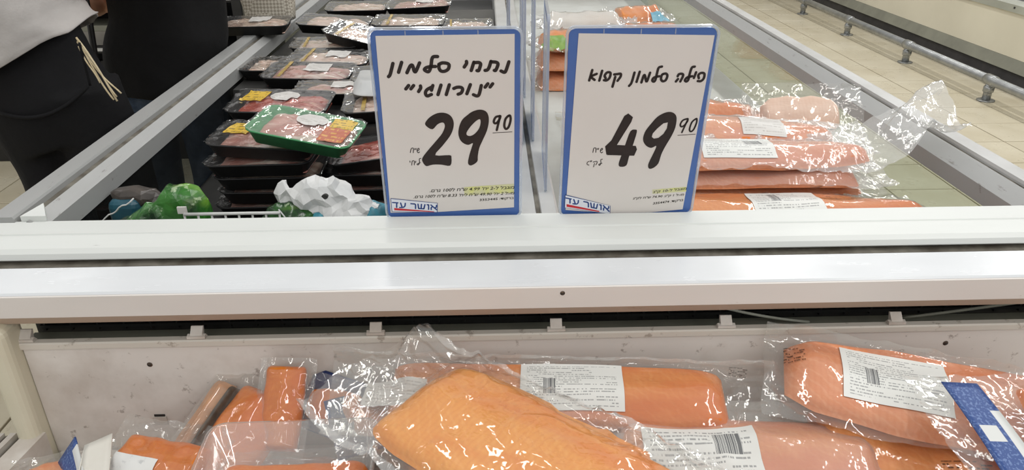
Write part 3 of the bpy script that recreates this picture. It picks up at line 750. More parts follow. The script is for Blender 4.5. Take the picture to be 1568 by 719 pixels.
# ------------------------------------------------------------------ vacuum and pillow packs of fish
PROF = {
    'fillet': [(0, 0.55), (0.03, 0.80), (0.10, 0.96), (0.3, 1.0), (0.6, 0.92), (0.85, 0.66), (0.96, 0.42), (1, 0.25)],
    'side': [(0, 0.82), (0.02, 0.92), (0.1, 1.0), (0.5, 1.0), (0.9, 0.93), (0.98, 0.85), (1, 0.7)],
    'block': [(0, 0.86), (0.03, 0.96), (0.1, 1.0), (0.9, 1.0), (0.97, 0.96), (1, 0.86)],
    'piece': [(0, 0.6), (0.08, 0.85), (0.3, 1.0), (0.7, 1.0), (0.95, 0.92), (1, 0.8)],
    'steak': [(0, 0.45), (0.12, 0.85), (0.35, 1.0), (0.5, 0.93), (0.65, 1.0), (0.88, 0.85), (1, 0.45)],
}
def no_warp(x, y, z):
    return (x, y, z)
class Fil:
    def __init__(s, L, W, T, shape='fillet', cx=0, cy=0, ang=0, mat='salmon', seed=0, bow=0.0):
        s.L, s.W, s.T, s.tab, s.cx, s.cy, s.a, s.mat, s.seed, s.bow = L, W, T, PROF[shape], cx, cy, math.radians(ang), mat, seed, bow
    def local(s, x, y):
        dx, dy = x - s.cx, y - s.cy
        c, n = math.cos(-s.a), math.sin(-s.a)
        p, q = dx * c - dy * n, dx * n + dy * c
        return p, q - s.bow * (1 - (2 * p / s.L) ** 2)
    def hw(s, u):
        return s.W / 2 * lerp_table(s.tab, max(0, min(1, u))) * (1 + 0.05 * nz(u * 5, s.seed * 1.7))
    def hv(s, u, v):
        e = min(1, max(0, min(u, 1 - u)) / 0.06)
        b = max(0.0, 1 - abs(v) ** 5) ** 0.5 * e ** 0.4
        return s.T * b * (0.86 + 0.14 * nz(u * 6 + s.seed, v * 1.5) + 0.10 * math.cos(v * 5))
    def h(s, x, y):
        p, q = s.local(x, y)
        u = p / s.L + 0.5
        w = s.hw(u)
        dx, dy = max(abs(p) - s.L / 2, 0), max(abs(q) - w, 0)
        d = math.hypot(dx, dy)
        return (s.hv(u, q / w) if d == 0 else 0.0), d
    def build(s, name, parent, warp, nu=44, nv=17):
        v, f = [], []
        top = {}
        def pt(u, vv, z):
            w = s.hw(u)
            p, q = (u - 0.5) * s.L, vv * w
            q += s.bow * (1 - (2 * p / s.L) ** 2)
            c, n = math.cos(s.a), math.sin(s.a)
            return warp(s.cx + p * c - q * n, s.cy + p * n + q * c, z)
        us = [i / (nu - 1) for i in range(nu)]
        us = [0.5 - 0.5 * math.cos(math.pi * u) * (0.35) - 0.5 * (1 - 2 * u) * 0.65 for u in us]
        vs_ = [-math.cos(math.pi * j / (nv - 1)) for j in range(nv)]
        for i in us:
            for j in vs_:
                v.append(pt(i, j, s.hv(i, j) + 0.0012))
        for i in us:
            for j in vs_:
                v.append(pt(i, j, 0.0012 - 0.0008 * (1 - abs(j))))
        N = nu * nv
        f = grid_faces(nu, nv) + grid_faces(nu, nv, N)
        edge = [i * nv for i in range(nu)] + [(nu - 1) * nv + j for j in range(1, nv)] + [i * nv + nv - 1 for i in range(nu - 2, -1, -1)] + [j for j in range(nv - 2, 0, -1)]
        for a, b in zip(edge, edge[1:] + edge[:1]):
            f.append((a, b, N + b, N + a))
        return mesh(name, v, f, s.mat, parent, True)

def pack(name, label, cat, loc, rot, fils, box, seed=0, wr=0.004, step=0.008, labels=(), warp=no_warp, curl=0.0, film='film', group='salmon packs', frag='fillet', tent=0.45, seams=False):
    """fish pieces sealed in a clear bag: box = (x0, x1, y0, y1) of the bag's outline"""
    root = thing(name, label, cat, loc, rot, group)
    for k, fl_ in enumerate(fils):
        fl_.build(frag, root, warp)
    x0, x1, y0, y1 = box
    T = max(f.T for f in fils)
    rects = [(l[0], l[1], l[2], l[3]) for l in labels if len(l) < 6]
    def film_z(x, y, smooth=False):
        hh, d = 0.0, 9.0
        for fl_ in fils:
            a, b = fl_.h(x, y)
            hh = max(hh, a); d = min(d, b)
        base = max(hh + 0.0016, T * tent * math.exp(-d / 0.016) + 0.0012)
        ed = min(x - x0, x1 - x, y - y0, y1 - y)
        amp = wr * (0.30 if d == 0 else min(1.0, 0.45 + d / 0.03))
        for r in rects:
            if r[0] - 0.006 < x < r[1] + 0.006 and r[2] - 0.006 < y < r[3] + 0.006:
                amp *= 0.12
        wz = amp * (ridge(x * 26 + seed * 3.1, y * 40 + seed) ** 3 * 0.9 + ridge(x * 60 + y * 35 + seed, y * 52 - seed) ** 4 * 0.35 + ridge(x * 8 + y * 5 + seed * 1.3, y * 13 - x * 4 - seed) ** 7 * 1.7)
        z = base + wz
        if curl:
            z += curl * sstep(0.015, 0.10, d) * (0.5 + 0.9 * nz(x * 9 + seed, y * 9 - seed * 2))
        return z, ed, d
    nx = max(8, int((x1 - x0) / step)); ny = max(6, int((y1 - y0) / step))
    v, f = [], []
    topz = []
    for i in range(nx + 1):
        for j in range(ny + 1):
            x = x0 + (x1 - x0) * i / nx
            y = y0 + (y1 - y0) * j / ny
            z, ed, d = film_z(x, y)
            jx = 0.006 * nz(y * 14 + seed, 3.3) * sstep(0.03, 0, min(x - x0, x1 - x))
            jy = 0.005 * nz(x * 12 + seed, 7.1) * sstep(0.03, 0, min(y - y0, y1 - y))
            topz.append((x + jx, y + jy, z, ed))
            v.append(warp(x + jx, y + jy, z))
    N = len(v)
    for (x, y, z, ed) in topz:
        hh, d = 0.0, 9.0
        for fl_ in fils:
            a, b = fl_.h(x, y); d = min(d, b)
        bz = 0.0 if d == 0 else max(0.0, z - 0.0006 - (T * tent * math.exp(-d / 0.016)) * min(1, ed / 0.012))
        v.append(warp(x, y, bz if curl or d > 0 else 0.0))
    f = grid_faces(nx + 1, ny + 1) + [tuple(reversed(q)) for q in grid_faces(nx + 1, ny + 1, N)]
    fm = mesh('clear_bag', v, f, film, root, True)
    # milky heat-sealed strips along the long edges of the bag
    for (ya, yb) in ((y0, y0 + 0.010), (y1 - 0.010, y1)) if seams else ():
        vv = []
        for i in range(nx + 1):
            x = x0 + (x1 - x0) * i / nx
            for y in (ya, (ya + yb) / 2, yb):
                jy = 0.005 * nz(x * 12 + seed, 7.1)
                vv.append(warp(x, y + jy, film_z(x, y)[0] + 0.0010))
        mesh('sealed_edge', vv, grid_faces(nx + 1, 3), 'film_milky', root, True)
    for l in labels:
        a0, a1, b0, b1, mt = l[:5]
        vv, uv = [], []
        n1, n2 = 14, 10
        for i in range(n1):
            for j in range(n2):
                x = a0 + (a1 - a0) * i / (n1 - 1); y = b0 + (b1 - b0) * j / (n2 - 1)
                if len(l) > 5:
                    ca, sa = math.cos(math.radians(l[5])), math.sin(math.radians(l[5]))
                    mx, my = (a0 + a1) / 2, (b0 + b1) / 2
                    x, y = mx + (x - mx) * ca - (y - my) * sa, my + (x - mx) * sa + (y - my) * ca
                z = film_z(x, y)[0] + 0.0012
                vv.append(warp(x, y, z)); uv.append((i / (n1 - 1), j / (n2 - 1)))
        mesh('printed_label' if 'print' not in mt else 'printed_text', vv, grid_faces(n1, n2), mt, root, True, uv)
    return root

# ------------------------------------------------------------------ packs in the foreground freezer
def slope_warp(k=0.0, q=0.0, seed=0):
    def w_(x, y, z):
        return (x, y, z + k * x * x + q * y * y + 0.004 * nz(x * 6 + seed, y * 6))
    return w_
# buried packs that carry the visible ones
filler0 = pack('salmon_pack', 'buried salmon pack low in the foreground freezer pile', 'salmon pack', (0.06, 0.80, 0.608), (0, 0, -3),
               [Fil(0.40, 0.15, 0.034, 'side', mat='salmon_pink', seed=2)], (-0.225, 0.225, -0.095, 0.095), 2, group='buried salmon packs')
for (x, y, z, a) in ((-0.42, 0.795, 0.608, 4), (-0.38, 0.59, 0.608, -6), (0.56, 0.80, 0.608, 2), (0.10, 0.58, 0.608, 5), (0.60, 0.56, 0.608, 3), (0.08, 0.80, 0.650, 2), (0.60, 0.79, 0.650, 4), (0.14, 0.60, 0.650, 2), (0.60, 0.57, 0.650, -4), (0.12, 0.60, 0.700, -3), (0.10, 0.57, 0.745, 0)):
    c = copy_tree(filler0)
    c.location = (x, y, z); c.rotation_euler = (0, 0, math.radians(a))

def back_warp(x, y, z):
    if y > 0.040:
        z += (y - 0.040) * 0.62
        y = 0.040 + (y - 0.040) * 0.2
    return (x, y, z + 0.003 * nz(x * 5, y * 5))
pack('salmon_pack', 'long salmon fillet pack with a white ingredients label lying against the rear panel', 'salmon pack', (0.09, 0.853, 0.738), (17, 0, -4.2),
     [Fil(0.475, 0.108, 0.030, 'side', mat='salmon', seed=5)], (-0.325, 0.31, -0.072, 0.085), 5, 0.004, 0.007,
     [(-0.052, 0.092, -0.036, 0.044, 'label_side'), (-0.275, -0.185, -0.030, 0.010, 'label_soft', -8), (0.245, 0.275, 0.04, 0.07, 'film_print')], back_warp, 0.006, seams=True)
pack('salmon_pack', 'salmon fillet pack with a white label half hidden under the big front fillet', 'salmon pack', (0.335, 0.762, 0.704), (6, 0, -9),
     [Fil(0.34, 0.115, 0.034, 'side', mat='salmon', seed=8)], (-0.24, 0.215, -0.085, 0.10), 8, 0.005, 0.007,
     [(-0.135, 0.015, -0.075, 0.015, 'label', 8)], slope_warp(0.1), 0.012, 'film_milky')
def hero_warp(x, y, z):
    return (x, y + 0.06 * (x + 0.25) * (1 if y > 0.085 else 0), z - 0.10 * max(0, x + 0.05) ** 2 - 0.6 * max(0, -0.05 - y) ** 2 + 0.05 * sstep(-0.265, -0.335, x) * 0.3 + 0.003 * nz(x * 5, y * 6))
pack('salmon_pack', 'big pale orange salmon fillet in a clear bag lying on top at the front', 'salmon pack', (0.088, 0.617, 0.800), (0, 0, -40.8),
     [Fil(0.50, 0.176, 0.030, 'side', mat='salmon_light', seed=11)], (-0.335, 0.30, -0.118, 0.112), 11, 0.0065, 0.005, (), hero_warp, 0.014, seams=True)
def fold_warp(x, y, z):
    lim = 0.050 + 0.12 * max(0.0, x + 0.1)
    if y > lim:
        z += (y - lim) * 0.8
        y = lim + (y - lim) * 0.2
    return (x, y, z + 0.05 * x * x + 0.003 * nz(x * 6, y * 6))
pack('salmon_pack', 'pointed salmon fillet pack with a white ingredients label at the far right of the pile', 'salmon pack', (0.632, 0.790, 0.757), (10, 3, -17),
     [Fil(0.46, 0.148, 0.030, 'piece', mat='salmon_pink', seed=14)], (-0.262, 0.30, -0.09, 0.092), 14, 0.004, 0.007,
     [(-0.158, -0.02, -0.045, 0.050, 'label_side'), (-0.235, -0.205, 0.0, 0.035, 'film_print'), (0.10, 0.17, 0.015, 0.035, 'film_print'), (0.12, 0.20, 0.076, 0.092, 'barcode_print')], fold_warp, 0.008)
pack('salmon_pack', 'salmon pack with printed film lying under the pointed pack on the right', 'salmon pack', (0.615, 0.765, 0.708), (4, 0, -6),
     [Fil(0.36, 0.15, 0.034, 'piece', mat='salmon', seed=17)], (-0.215, 0.22, -0.10, 0.10), 17, 0.005, 0.007,
     [(-0.04, 0.03, -0.075, -0.045, 'film_print')], slope_warp(0.0), 0.010)
r = pack('smoked_salmon_pack', 'flat salmon pack with a blue printed card lying on the far right packs', 'salmon pack', (0.637, 0.668, 0.800), (6, 3, 4),
     [Fil(0.17, 0.075, 0.014, 'piece', 0.055, 0.0, 78, 'salmon_deep', 21)], (-0.105, 0.13, -0.10, 0.115), 21, 0.003, 0.006, (), slope_warp(0.2), 0.004)
def card(name, mat, parent, pts, th=0.001, bow=0.004, nu=14, nv=6, print_mat=None):
    """thin card with real thickness; pts = four corners in the parent's space"""
    a, b, c_, d = [Vector(p) for p in pts]
    nrm = (b - a).cross(d - a).normalized()
    v, uv = [], []
    for s_ in (1, -1):
        for i in range(nu):
            for j in range(nv):
                u, t = i / (nu - 1), j / (nv - 1)
                p = (a * (1 - u) + b * u) * (1 - t) + (d * (1 - u) + c_ * u) * t
                p = p + nrm * (bow * math.sin(math.pi * u) + s_ * th / 2)
                v.append(p); uv.append((u, t))
    N = nu * nv
    f = grid_faces(nu, nv) + grid_faces(nu, nv, N)
    e = [i * nv for i in range(nu)] + [(nu - 1) * nv + j for j in range(1, nv)] + [i * nv + nv - 1 for i in range(nu - 2, -1, -1)] + [j for j in range(nv - 2, 0, -1)]
    f += [(p, q, N + q, N + p) for p, q in zip(e, e[1:] + e[:1])]
    return mesh(name, v, f, mat, parent, True, uv)
card('printed_card', 'blue_card', r, [(-0.062, 0.095, 0.014), (-0.078, -0.070, 0.010), (-0.030, -0.075, 0.012), (-0.018, 0.088, 0.016)], 0.0012, 0.003)
Fil(0.16, 0.04, 0.016, 'piece', 0.098, 0.02, 80, 'fish_skin', 5).build('fish_skin', r, no_warp, 24, 9)

# clear open box with a salmon piece
def tray_loft(name, w_, d_, rings, mat, parent, rad=0.02, n=6, cap=True):
    """rings = [(inset, z)]: a loft of rounded rectangles, closed at the last ring"""
    v, f = [], []
    m = 4 * (n + 1)
    for ins, z in rings:
        v += [(x, y, z) for x, y in rounded_rect(-w_ / 2 + ins, w_ / 2 - ins, -d_ / 2 + ins, d_ / 2 - ins, max(0.003, rad - ins * 0.6), n)]
    for k in range(len(rings) - 1):
        for i in range(m):
            f.append((k * m + i, k * m + (i + 1) % m, (k + 1) * m + (i + 1) % m, (k + 1) * m + i))
    if cap:
        f.append(tuple(range((len(rings) - 1) * m, len(rings) * m)))
        f.append(tuple(range(m)))
    return mesh(name, v, f, mat, parent, True)
bx = thing('clear_fish_box', 'clear plastic box holding a piece of orange salmon', 'box', (-0.258, 0.690, 0.704), (3, 0, 1), None)
tray_loft('box_shell', 0.222, 0.200, [(0.014, 0.0), (0.004, 0.052), (0.0, 0.054), (0.0, 0.056), (0.006, 0.056), (0.015, 0.0015)], 'box_plastic', bx, 0.022)
Fil(0.188, 0.145, 0.024, 'block', 0.0, -0.004, 0, 'salmon_deep', 3).build('fillet', bx, lambda x, y, z: (x, y, z + 0.002))
fm_ = []
for i in range(22):
    for j in range(18):
        x, y = -0.092 + 0.184 * i / 21, -0.076 + 0.148 * j / 17
        fm_.append((x, y, 0.030 + 0.004 * ridge(x * 40, y * 40) ** 2 - 0.006 * (abs(x) / 0.09) ** 6))
mesh('inner_film', fm_, grid_faces(22, 18), 'film', bx, True)

pack('salmon_portion', 'deep orange vacuum-packed salmon portion leaning upright on the rear panel', 'salmon pack', (-0.300, 0.862, 0.724), (0, -46, 84),
     [Fil(0.118, 0.058, 0.020, 'block', mat='salmon_deep', seed=31)], (-0.075, 0.072, -0.042, 0.040), 31, 0.0035, 0.004, (), slope_warp(0.8), 0.0, group='salmon portions')
MAT['fish_dark'] = plain('dark_fish_skin', (62, 56, 50), (96, 84, 72), 40, 0.35)
r = pack('salmon_portion', 'flat orange salmon slab with a thick silvery skin edge left of the clear box', 'salmon pack', (-0.388, 0.826, 0.684), (10, -24, 62),
     [Fil(0.195, 0.092, 0.028, 'block', 0.0, -0.024, 0, 'salmon_deep', 33), Fil(0.185, 0.032, 0.020, 'block', -0.004, 0.043, 2, 'skin_edge', 34)], (-0.115, 0.115, -0.078, 0.066), 33, 0.003, 0.005, (), slope_warp(0), 0.0, group='salmon portions')
Fil(0.175, 0.009, 0.027, 'block', 0.0, 0.0255, 2, 'fish_dark', 35).build('fish_skin', r, lambda x, y, z: (x, y, z + 0.001), 24, 7)
r = pack('smoked_salmon_pack', 'small salmon pack on a navy card between the leaning portion and the clear box', 'salmon pack', (-0.232, 0.872, 0.716), (40, 0, -28),
     [Fil(0.085, 0.05, 0.012, 'piece', 0.0, 0.0, 8, 'salmon_deep', 36)], (-0.055, 0.055, -0.040, 0.042), 36, 0.003, 0.005, (), slope_warp(0), 0, group='salmon packs on navy card')
card('backing_card', 'navy_card', r, [(-0.056, -0.042, -0.002), (0.056, -0.042, -0.002), (0.056, 0.046, -0.002), (-0.056, 0.046, -0.002)], 0.0016, 0)
r = pack('smoked_salmon_pack', 'small salmon pack on a navy card just behind the right end of the clear box', 'salmon pack', (-0.175, 0.845, 0.712), (34, 0, 22),
     [Fil(0.07, 0.05, 0.012, 'piece', 0.012, 0.0, -12, 'salmon_deep', 37)], (-0.055, 0.050, -0.040, 0.042), 37, 0.003, 0.005, (), slope_warp(0), 0, group='salmon packs on navy card')
card('backing_card', 'navy_card', r, [(-0.056, -0.042, -0.002), (0.052, -0.042, -0.002), (0.052, 0.046, -0.002), (-0.056, 0.046, -0.002)], 0.0016, 0)
# packs in the near corner beside the cream post
pack('salmon_portion', 'small pink salmon portion in clear film beside the white side rim', 'salmon pack', (-0.585, 0.778, 0.668), (8, 5, 18),
     [Fil(0.09, 0.07, 0.026, 'piece', mat='salmon_pink', seed=41)], (-0.065, 0.065, -0.058, 0.06), 41, 0.004, 0.005, (), slope_warp(0), 0.006, group='salmon portions')
r = pack('salmon_portion', 'orange salmon portion pack with a white speckled label in the near left corner', 'salmon pack', (-0.455, 0.785, 0.685), (18, 2, -14),
     [Fil(0.125, 0.085, 0.026, 'block', mat='salmon_deep', seed=43)], (-0.088, 0.088, -0.066, 0.072), 43, 0.0045, 0.005,
     [(-0.055, 0.008, -0.048, 0.004, 'sticker')], slope_warp(0), 0.008, group='salmon portions')
pc = thing('blue_fish_card', 'blue printed card pack standing beside the blank white card', 'card', (-0.553, 0.762, 0.666), (0, 0, 30))
card('printed_card', 'blue_card', pc, [(-0.016, -0.06, 0.0), (-0.016, 0.052, 0.026), (0.012, 0.046, 0.062), (0.012, -0.06, 0.036)], 0.002, 0.002)
# white lettering on the blue card
text_logo = []
pw = thing('white_card', 'blank white card standing on edge between the blue card and orange portion', 'card', (-0.505, 0.765, 0.668), (0, 0, 8))
card('card_sheet', 'white_card', pw, [(-0.036, -0.075, 0.010), (-0.036, 0.030, 0.060), (-0.004, 0.044, 0.064), (0.006, -0.075, 0.020)], 0.0016, 0.003)
card('card_fold', 'white_card', pw, [(-0.036, -0.075, 0.009), (-0.036, 0.030, 0.059), (-0.046, 0.026, 0.030), (-0.046, -0.075, -0.004)], 0.0016, 0.001)

# ------------------------------------------------------------------ salmon packs in the island's right compartment
rf0 = pack('salmon_pack', 'salmon pack low in the stack behind the 49.90 sign', 'salmon pack', (0.50, 1.22, 0.776), (0, 0, 1),
           [Fil(0.52, 0.15, 0.032, 'side', mat='salmon_pink', seed=52)], (-0.31, 0.31, -0.085, 0.085), 52, 0.004, 0.010, group='low salmon packs in the island')
for (x, y, z, a) in ((0.50, 1.42, 0.776, -1), (0.50, 1.61, 0.776, 2), (0.50, 1.80, 0.776, -2), (0.50, 2.01, 0.776, 1), (0.50, 1.44, 0.813, 1), (0.50, 1.62, 0.813, -1), (0.49, 1.52, 0.850, 2), (0.50, 1.83, 0.813, 2)):
    c = copy_tree(rf0); c.location = (x, y, z); c.rotation_euler = (0, 0, math.radians(a))
pack('salmon_pack', 'orange salmon pack with a white barcode label just behind the front rim', 'salmon pack', (0.535, 1.272, 0.818), (3, 0, -1.5),
     [Fil(0.54, 0.142, 0.034, 'fillet', 0.02, mat='salmon', seed=55)], (-0.30, 0.29, -0.080, 0.080), 55, 0.004, 0.008,
     [(-0.045, 0.085, -0.062, 0.052, 'label_wide'), (0.10, 0.17, 0.01, 0.035, 'film_print')], slope_warp(0), 0.006)
pack('salmon_pack', 'pinkish salmon pack in milky film lying on the barcode-label pack', 'salmon pack', (0.500, 1.408, 0.850), (5, 0, -2.5),
     [Fil(0.47, 0.115, 0.030, 'side', mat='salmon_pink', seed=58)], (-0.29, 0.30, -0.064, 0.07), 58, 0.005, 0.008, (), slope_warp(0), 0.012, 'film_milky')
def flare_warp(x, y, z):
    if x > 0.24:
        t = x - 0.24
        z += 0.55 * t - 1.6 * t * t + 0.25 * t * nz(x * 16, y * 16) + 0.10 * t
        y += 0.35 * t + 0.5 * t * nz(y * 14, x * 10, 4)
    return (x, y, z + 0.004 * nz(x * 6, y * 6, 2))
pack('salmon_pack', 'salmon pack with a white label whose crumpled bag end flares over the glass', 'salmon pack', (0.520, 1.408, 0.888), (9, 0, -2),
     [Fil(0.48, 0.112, 0.028, 'fillet', mat='salmon_pink', seed=61)], (-0.27, 0.42, -0.064, 0.085), 61, 0.006, 0.007,
     [(-0.10, 0.045, -0.040, 0.040, 'label')], flare_warp, 0.016, 'film_milky')
pack('salmon_pack', 'salmon fillet pack with a faded label behind the flaring bag', 'salmon pack', (0.505, 1.528, 0.898), (9, 2, -6),
     [Fil(0.46, 0.120, 0.028, 'fillet', mat='salmon', seed=64)], (-0.27, 0.30, -0.078, 0.078), 64, 0.005, 0.008,
     [(0.03, 0.12, -0.04, 0.035, 'label_soft')], slope_warp(0), 0.012, 'film_milky')
pack('salmon_steak_pack', 'pale frosted salmon steak standing in a clear bag near the right glass', 'salmon pack', (0.715, 1.650, 0.896), (46, 0, -6),
     [Fil(0.175, 0.100, 0.022, 'steak', mat='salmon_pale', seed=67)], (-0.13, 0.14, -0.065, 0.080), 67, 0.006, 0.006, (), slope_warp(0), 0.015, 'film', frag='steak')
pack('salmon_steak_pack', 'salmon tail pack in a loose clear bag left of the pale steak', 'salmon pack', (0.545, 1.745, 0.862), (16, 4, -14),
     [Fil(0.18, 0.10, 0.040, 'piece', mat='salmon_pink', seed=70)], (-0.14, 0.16, -0.085, 0.09), 70, 0.007, 0.007, (), slope_warp(0), 0.02, 'film', frag='steak')
MAT['frost_white'] = salmon_mat('frosted_white_fish', (214, 210, 204), (208, 200, 192), (224, 222, 218), 1.0, 0.1, 0.1)
MAT['green_print'] = plain('green_print', (134, 164, 82), (110, 146, 66), 30, 0.4)
MAT['blue_print'] = plain('blue_print', (70, 138, 164), (120, 170, 186), 30, 0.4)
for k, (x, y, z, rz, L_, mt, lab, desc) in enumerate((
        (0.285, 2.68, 0.844, 12, 0.24, 'salmon', 'green_print', 'salmon bag with a green printed corner beside the centre divider'),
        (0.38, 3.02, 0.846, -3, 0.36, 'frost_white', None, 'white frosted fish bag on top behind the 49.90 sign'),
        (0.60, 2.80, 0.842, -10, 0.26, 'salmon_deep', 'green_print', 'orange salmon bag with a green strip at the back of the right compartment'),
        (0.62, 3.17, 0.842, 8, 0.22, 'salmon', 'blue_print', 'salmon bag with a blue print farthest back in the right compartment'))):
    pack('salmon_bag', desc, 'salmon pack', (x, y, z), (1.5, 0, rz), [Fil(L_ * 0.8, 0.17, 0.05, 'piece', mat=mt, seed=80 + k)], (-L_ / 2 - 0.03, L_ / 2 + 0.03, -0.12, 0.12), 80 + k, 0.009, 0.010,
         [(-L_ * 0.45, -L_ * 0.12, -0.10, -0.03, lab)] if k == 0 else ([(L_ * 0.15, L_ * 0.5, -0.105, -0.055, lab)] if lab else []), slope_warp(0), 0.03, 'film_milky' if k == 1 else 'film', 'salmon bags at the back', 'fish_piece')
bf0 = None
for (x, y, z) in ((0.30, 2.68, 0.702), (0.60, 2.78, 0.702), (0.34, 3.02, 0.702), (0.64, 3.12, 0.702), (0.30, 2.68, 0.772), (0.60, 2.79, 0.772), (0.36, 3.02, 0.772), (0.63, 3.13, 0.772)):
    if bf0 is None:
        bf0 = pack('salmon_bag', 'salmon bag buried at the back of the right compartment', 'salmon pack', (x, y, z), (0, 0, 3), [Fil(0.24, 0.18, 0.062, 'block', mat='salmon_pink', seed=90)], (-0.15, 0.15, -0.105, 0.105), 90, 0.006, 0.010, group='buried salmon bags')
    else:
        c = copy_tree(bf0); c.location = (x, y, z)

# ------------------------------------------------------------------ meat trays in the left compartment
TW, TD, TH = 0.235, 0.155, 0.032
def meat_tray(label, loc, rot, foam='foam_black', meat='meat', prints=('yellow',), oval=False, seed=0, group='black meat trays', size=1.0, paper=False):
    root = thing('meat_tray', label, 'meat tray', loc, rot, group)
    w_, d_ = TW * size, TD * size
    tray_loft('foam_tray', w_, d_, [(0.016, 0.0), (0.004, TH - 0.004), (0.0, TH - 0.002), (0.0, TH), (0.005, TH), (0.008, TH - 0.004), (0.018, 0.004)], foam, root, 0.026)
    Lm, Wm = w_ - 0.032, d_ - 0.034
    fi = Fil(Lm, Wm, 0.034, 'block', 0.004, 0, 0, meat, seed)
    nu, nv = 34, 20
    v, f = [], []
    def mz(u, vv):
        e = max(0, 1 - abs(2 * u - 1) ** 6) ** 0.5 * max(0, 1 - abs(vv) ** 5) ** 0.5
        return 0.005 + e * (0.026 + 0.007 * nz(u * 5 + seed * 2.3, vv * 2.2) + 0.004 * nz(u * 14, vv * 5 + seed))
    for i in range(nu):
        for j in range(nv):
            u, vv = i / (nu - 1), -1 + 2 * j / (nv - 1)
            v.append(((u - 0.5) * Lm + 0.003, vv * Wm / 2, mz(u, vv)))
    f = grid_faces(nu, nv)
    mesh('meat', v, f, meat, root, True)
    def fz(x, y):
        u = max(0, min(1, (x - 0.003) / Lm + 0.5)); vv = max(-1, min(1, y / (Wm / 2)))
        ex = min(w_ / 2 - abs(x), d_ / 2 - abs(y))
        zz = max(TH + 0.001, mz(u, vv) + 0.0015)
        endk = sstep(0.06, 0.0, w_ / 2 - abs(x))
        return zz + 0.0035 * endk * ridge(x * 70 + seed, y * 30) ** 2 + 0.0018 * ridge(x * 40 + y * 30 + seed, y * 40) ** 3
    n1, n2 = 40, 24
    vv_, ff_ = [], []
    for i in range(n1):
        for j in range(n2):
            a, b = -1 + 2 * i / (n1 - 1), -1 + 2 * j / (n2 - 1)
            x, y = a * (w_ / 2 + 0.001), b * (d_ / 2 + 0.001)
            k = max(0, abs(a) + abs(b) - 1.84)
            x -= math.copysign(k * 0.06, x); y -= math.copysign(k * 0.06, y)
            vv_.append((x, y, fz(x, y)))
    mesh('wrap_film', vv_, grid_faces(n1, n2), 'film_tray', root, True)
    def patch(nm, mat_, x0, x1, y0, y1, skew=0.0, ell=False):
        p, q = [], []
        for i in range(12):
            for j in range(10):
                a, b = i / 11, j / 9
                x, y = x0 + (x1 - x0) * a + skew * b, y0 + (y1 - y0) * b
                if ell:
                    s_, t_ = 2 * a - 1, 2 * b - 1
                    x = (x0 + x1) / 2 + (x1 - x0) / 2 * s_ * math.sqrt(1 - t_ * t_ / 2)
                    y = (y0 + y1) / 2 + (y1 - y0) / 2 * t_ * math.sqrt(1 - s_ * s_ / 2)
                p.append((x, y, fz(x, y) + 0.0013)); q.append((a, b))
        mesh(nm, p, grid_faces(12, 10), mat_, root, True, q)
    if 'yellow' in prints:
        patch('yellow_print', 'yellow_print', -w_ * 0.42, -w_ * 0.20, -d_ * 0.05, d_ * 0.36, 0.01)
    if 'red' in prints:
        patch('orange_print', 'orange_print', w_ * 0.18, w_ * 0.42, -d_ * 0.40, d_ * 0.05)
        patch('yellow_print', 'yellow_print', w_ * 0.20, w_ * 0.42, d_ * 0.06, d_ * 0.38)
    if 'gold' in prints:
        patch('gold_band', 'gold', -w_ * 0.30, -w_ * 0.26, -d_ * 0.45, d_ * 0.45)
    if 'gold_end' in prints:
        patch('gold_band', 'gold', w_ * 0.30, w_ * 0.34, -d_ * 0.45, d_ * 0.45)
    if oval:
        patch('oval_sticker', 'label_soft', -w_ * 0.14, w_ * 0.16, -d_ * 0.02, d_ * 0.36, 0, True)
    if paper:
        patch('paper_label', 'label_soft', -w_ * 0.06, w_ * 0.22, -d_ * 0.1, d_ * 0.34)
    return root
stk0 = meat_tray('black foam meat tray low in the near stacks of the left compartment', (-0.50, 1.625, 0.702), (0, 0, 1), meat='meat', seed=1, prints=(), group='low meat trays')
def low(x, y, z, a=0):
    c = copy_tree(stk0); c.location = (x, y, z); c.rotation_euler = (0, 0, math.radians(a))
P_ = 0.0365
low(-0.235, 1.63, 0.702, -2); low(-0.235, 1.63, 0.702 + P_, 3); low(-0.24, 1.625, 0.702 + 2 * P_, -1)
meat_tray('black meat tray second from the bottom of the near left stack', (-0.485, 1.620, 0.702 + P_), (0, 0, -1), seed=3, prints=())
meat_tray('black meat tray with pale cuts in the middle of the near left stack', (-0.49, 1.615, 0.702 + 2 * P_), (0, 0, 1.5), seed=4, prints=(), meat='meat_pale')
meat_tray('black meat tray with a yellow corner print under the yellow-labelled one', (-0.498, 1.600, 0.702 + 3 * P_), (0, -2, -3), seed=5, prints=('yellow',))
meat_tray('black meat tray with a yellow print half under the green tray', (-0.492, 1.610, 0.704 + 4 * P_), (2, 3, -4), seed=6, prints=('yellow',))
meat_tray('green foam meat tray with an oval sticker and orange print', (-0.392, 1.556, 0.889), (5, 9, -9), 'foam_green', 'meat', ('red',), True, 7, None, 0.96)
meat_tray('black tray of red meat with an oval white sticker and yellow print', (-0.503, 1.800, 0.873), (4, 1, -2), meat='meat_red', prints=('yellow',), oval=True, seed=8, size=1.02)
meat_tray('black meat tray right of the near stack, under the edge of the green tray', (-0.24, 1.632, 0.704 + 3 * P_), (2, -7, 3), seed=9, prints=(), meat='meat_red')
meat_tray('black meat tray with pale cuts and a gold band beside the 29.90 sign', (-0.235, 1.800, 0.872), (3, -2, 4), seed=10, prints=('gold',), meat='meat_pale')
meat_tray('white foam package lying bottom-up beside the 29.90 sign', (-0.225, 1.875, 0.942), (180, 4, 8), 'foam_white', 'meat_pale', (), False, 11, None, 0.95)
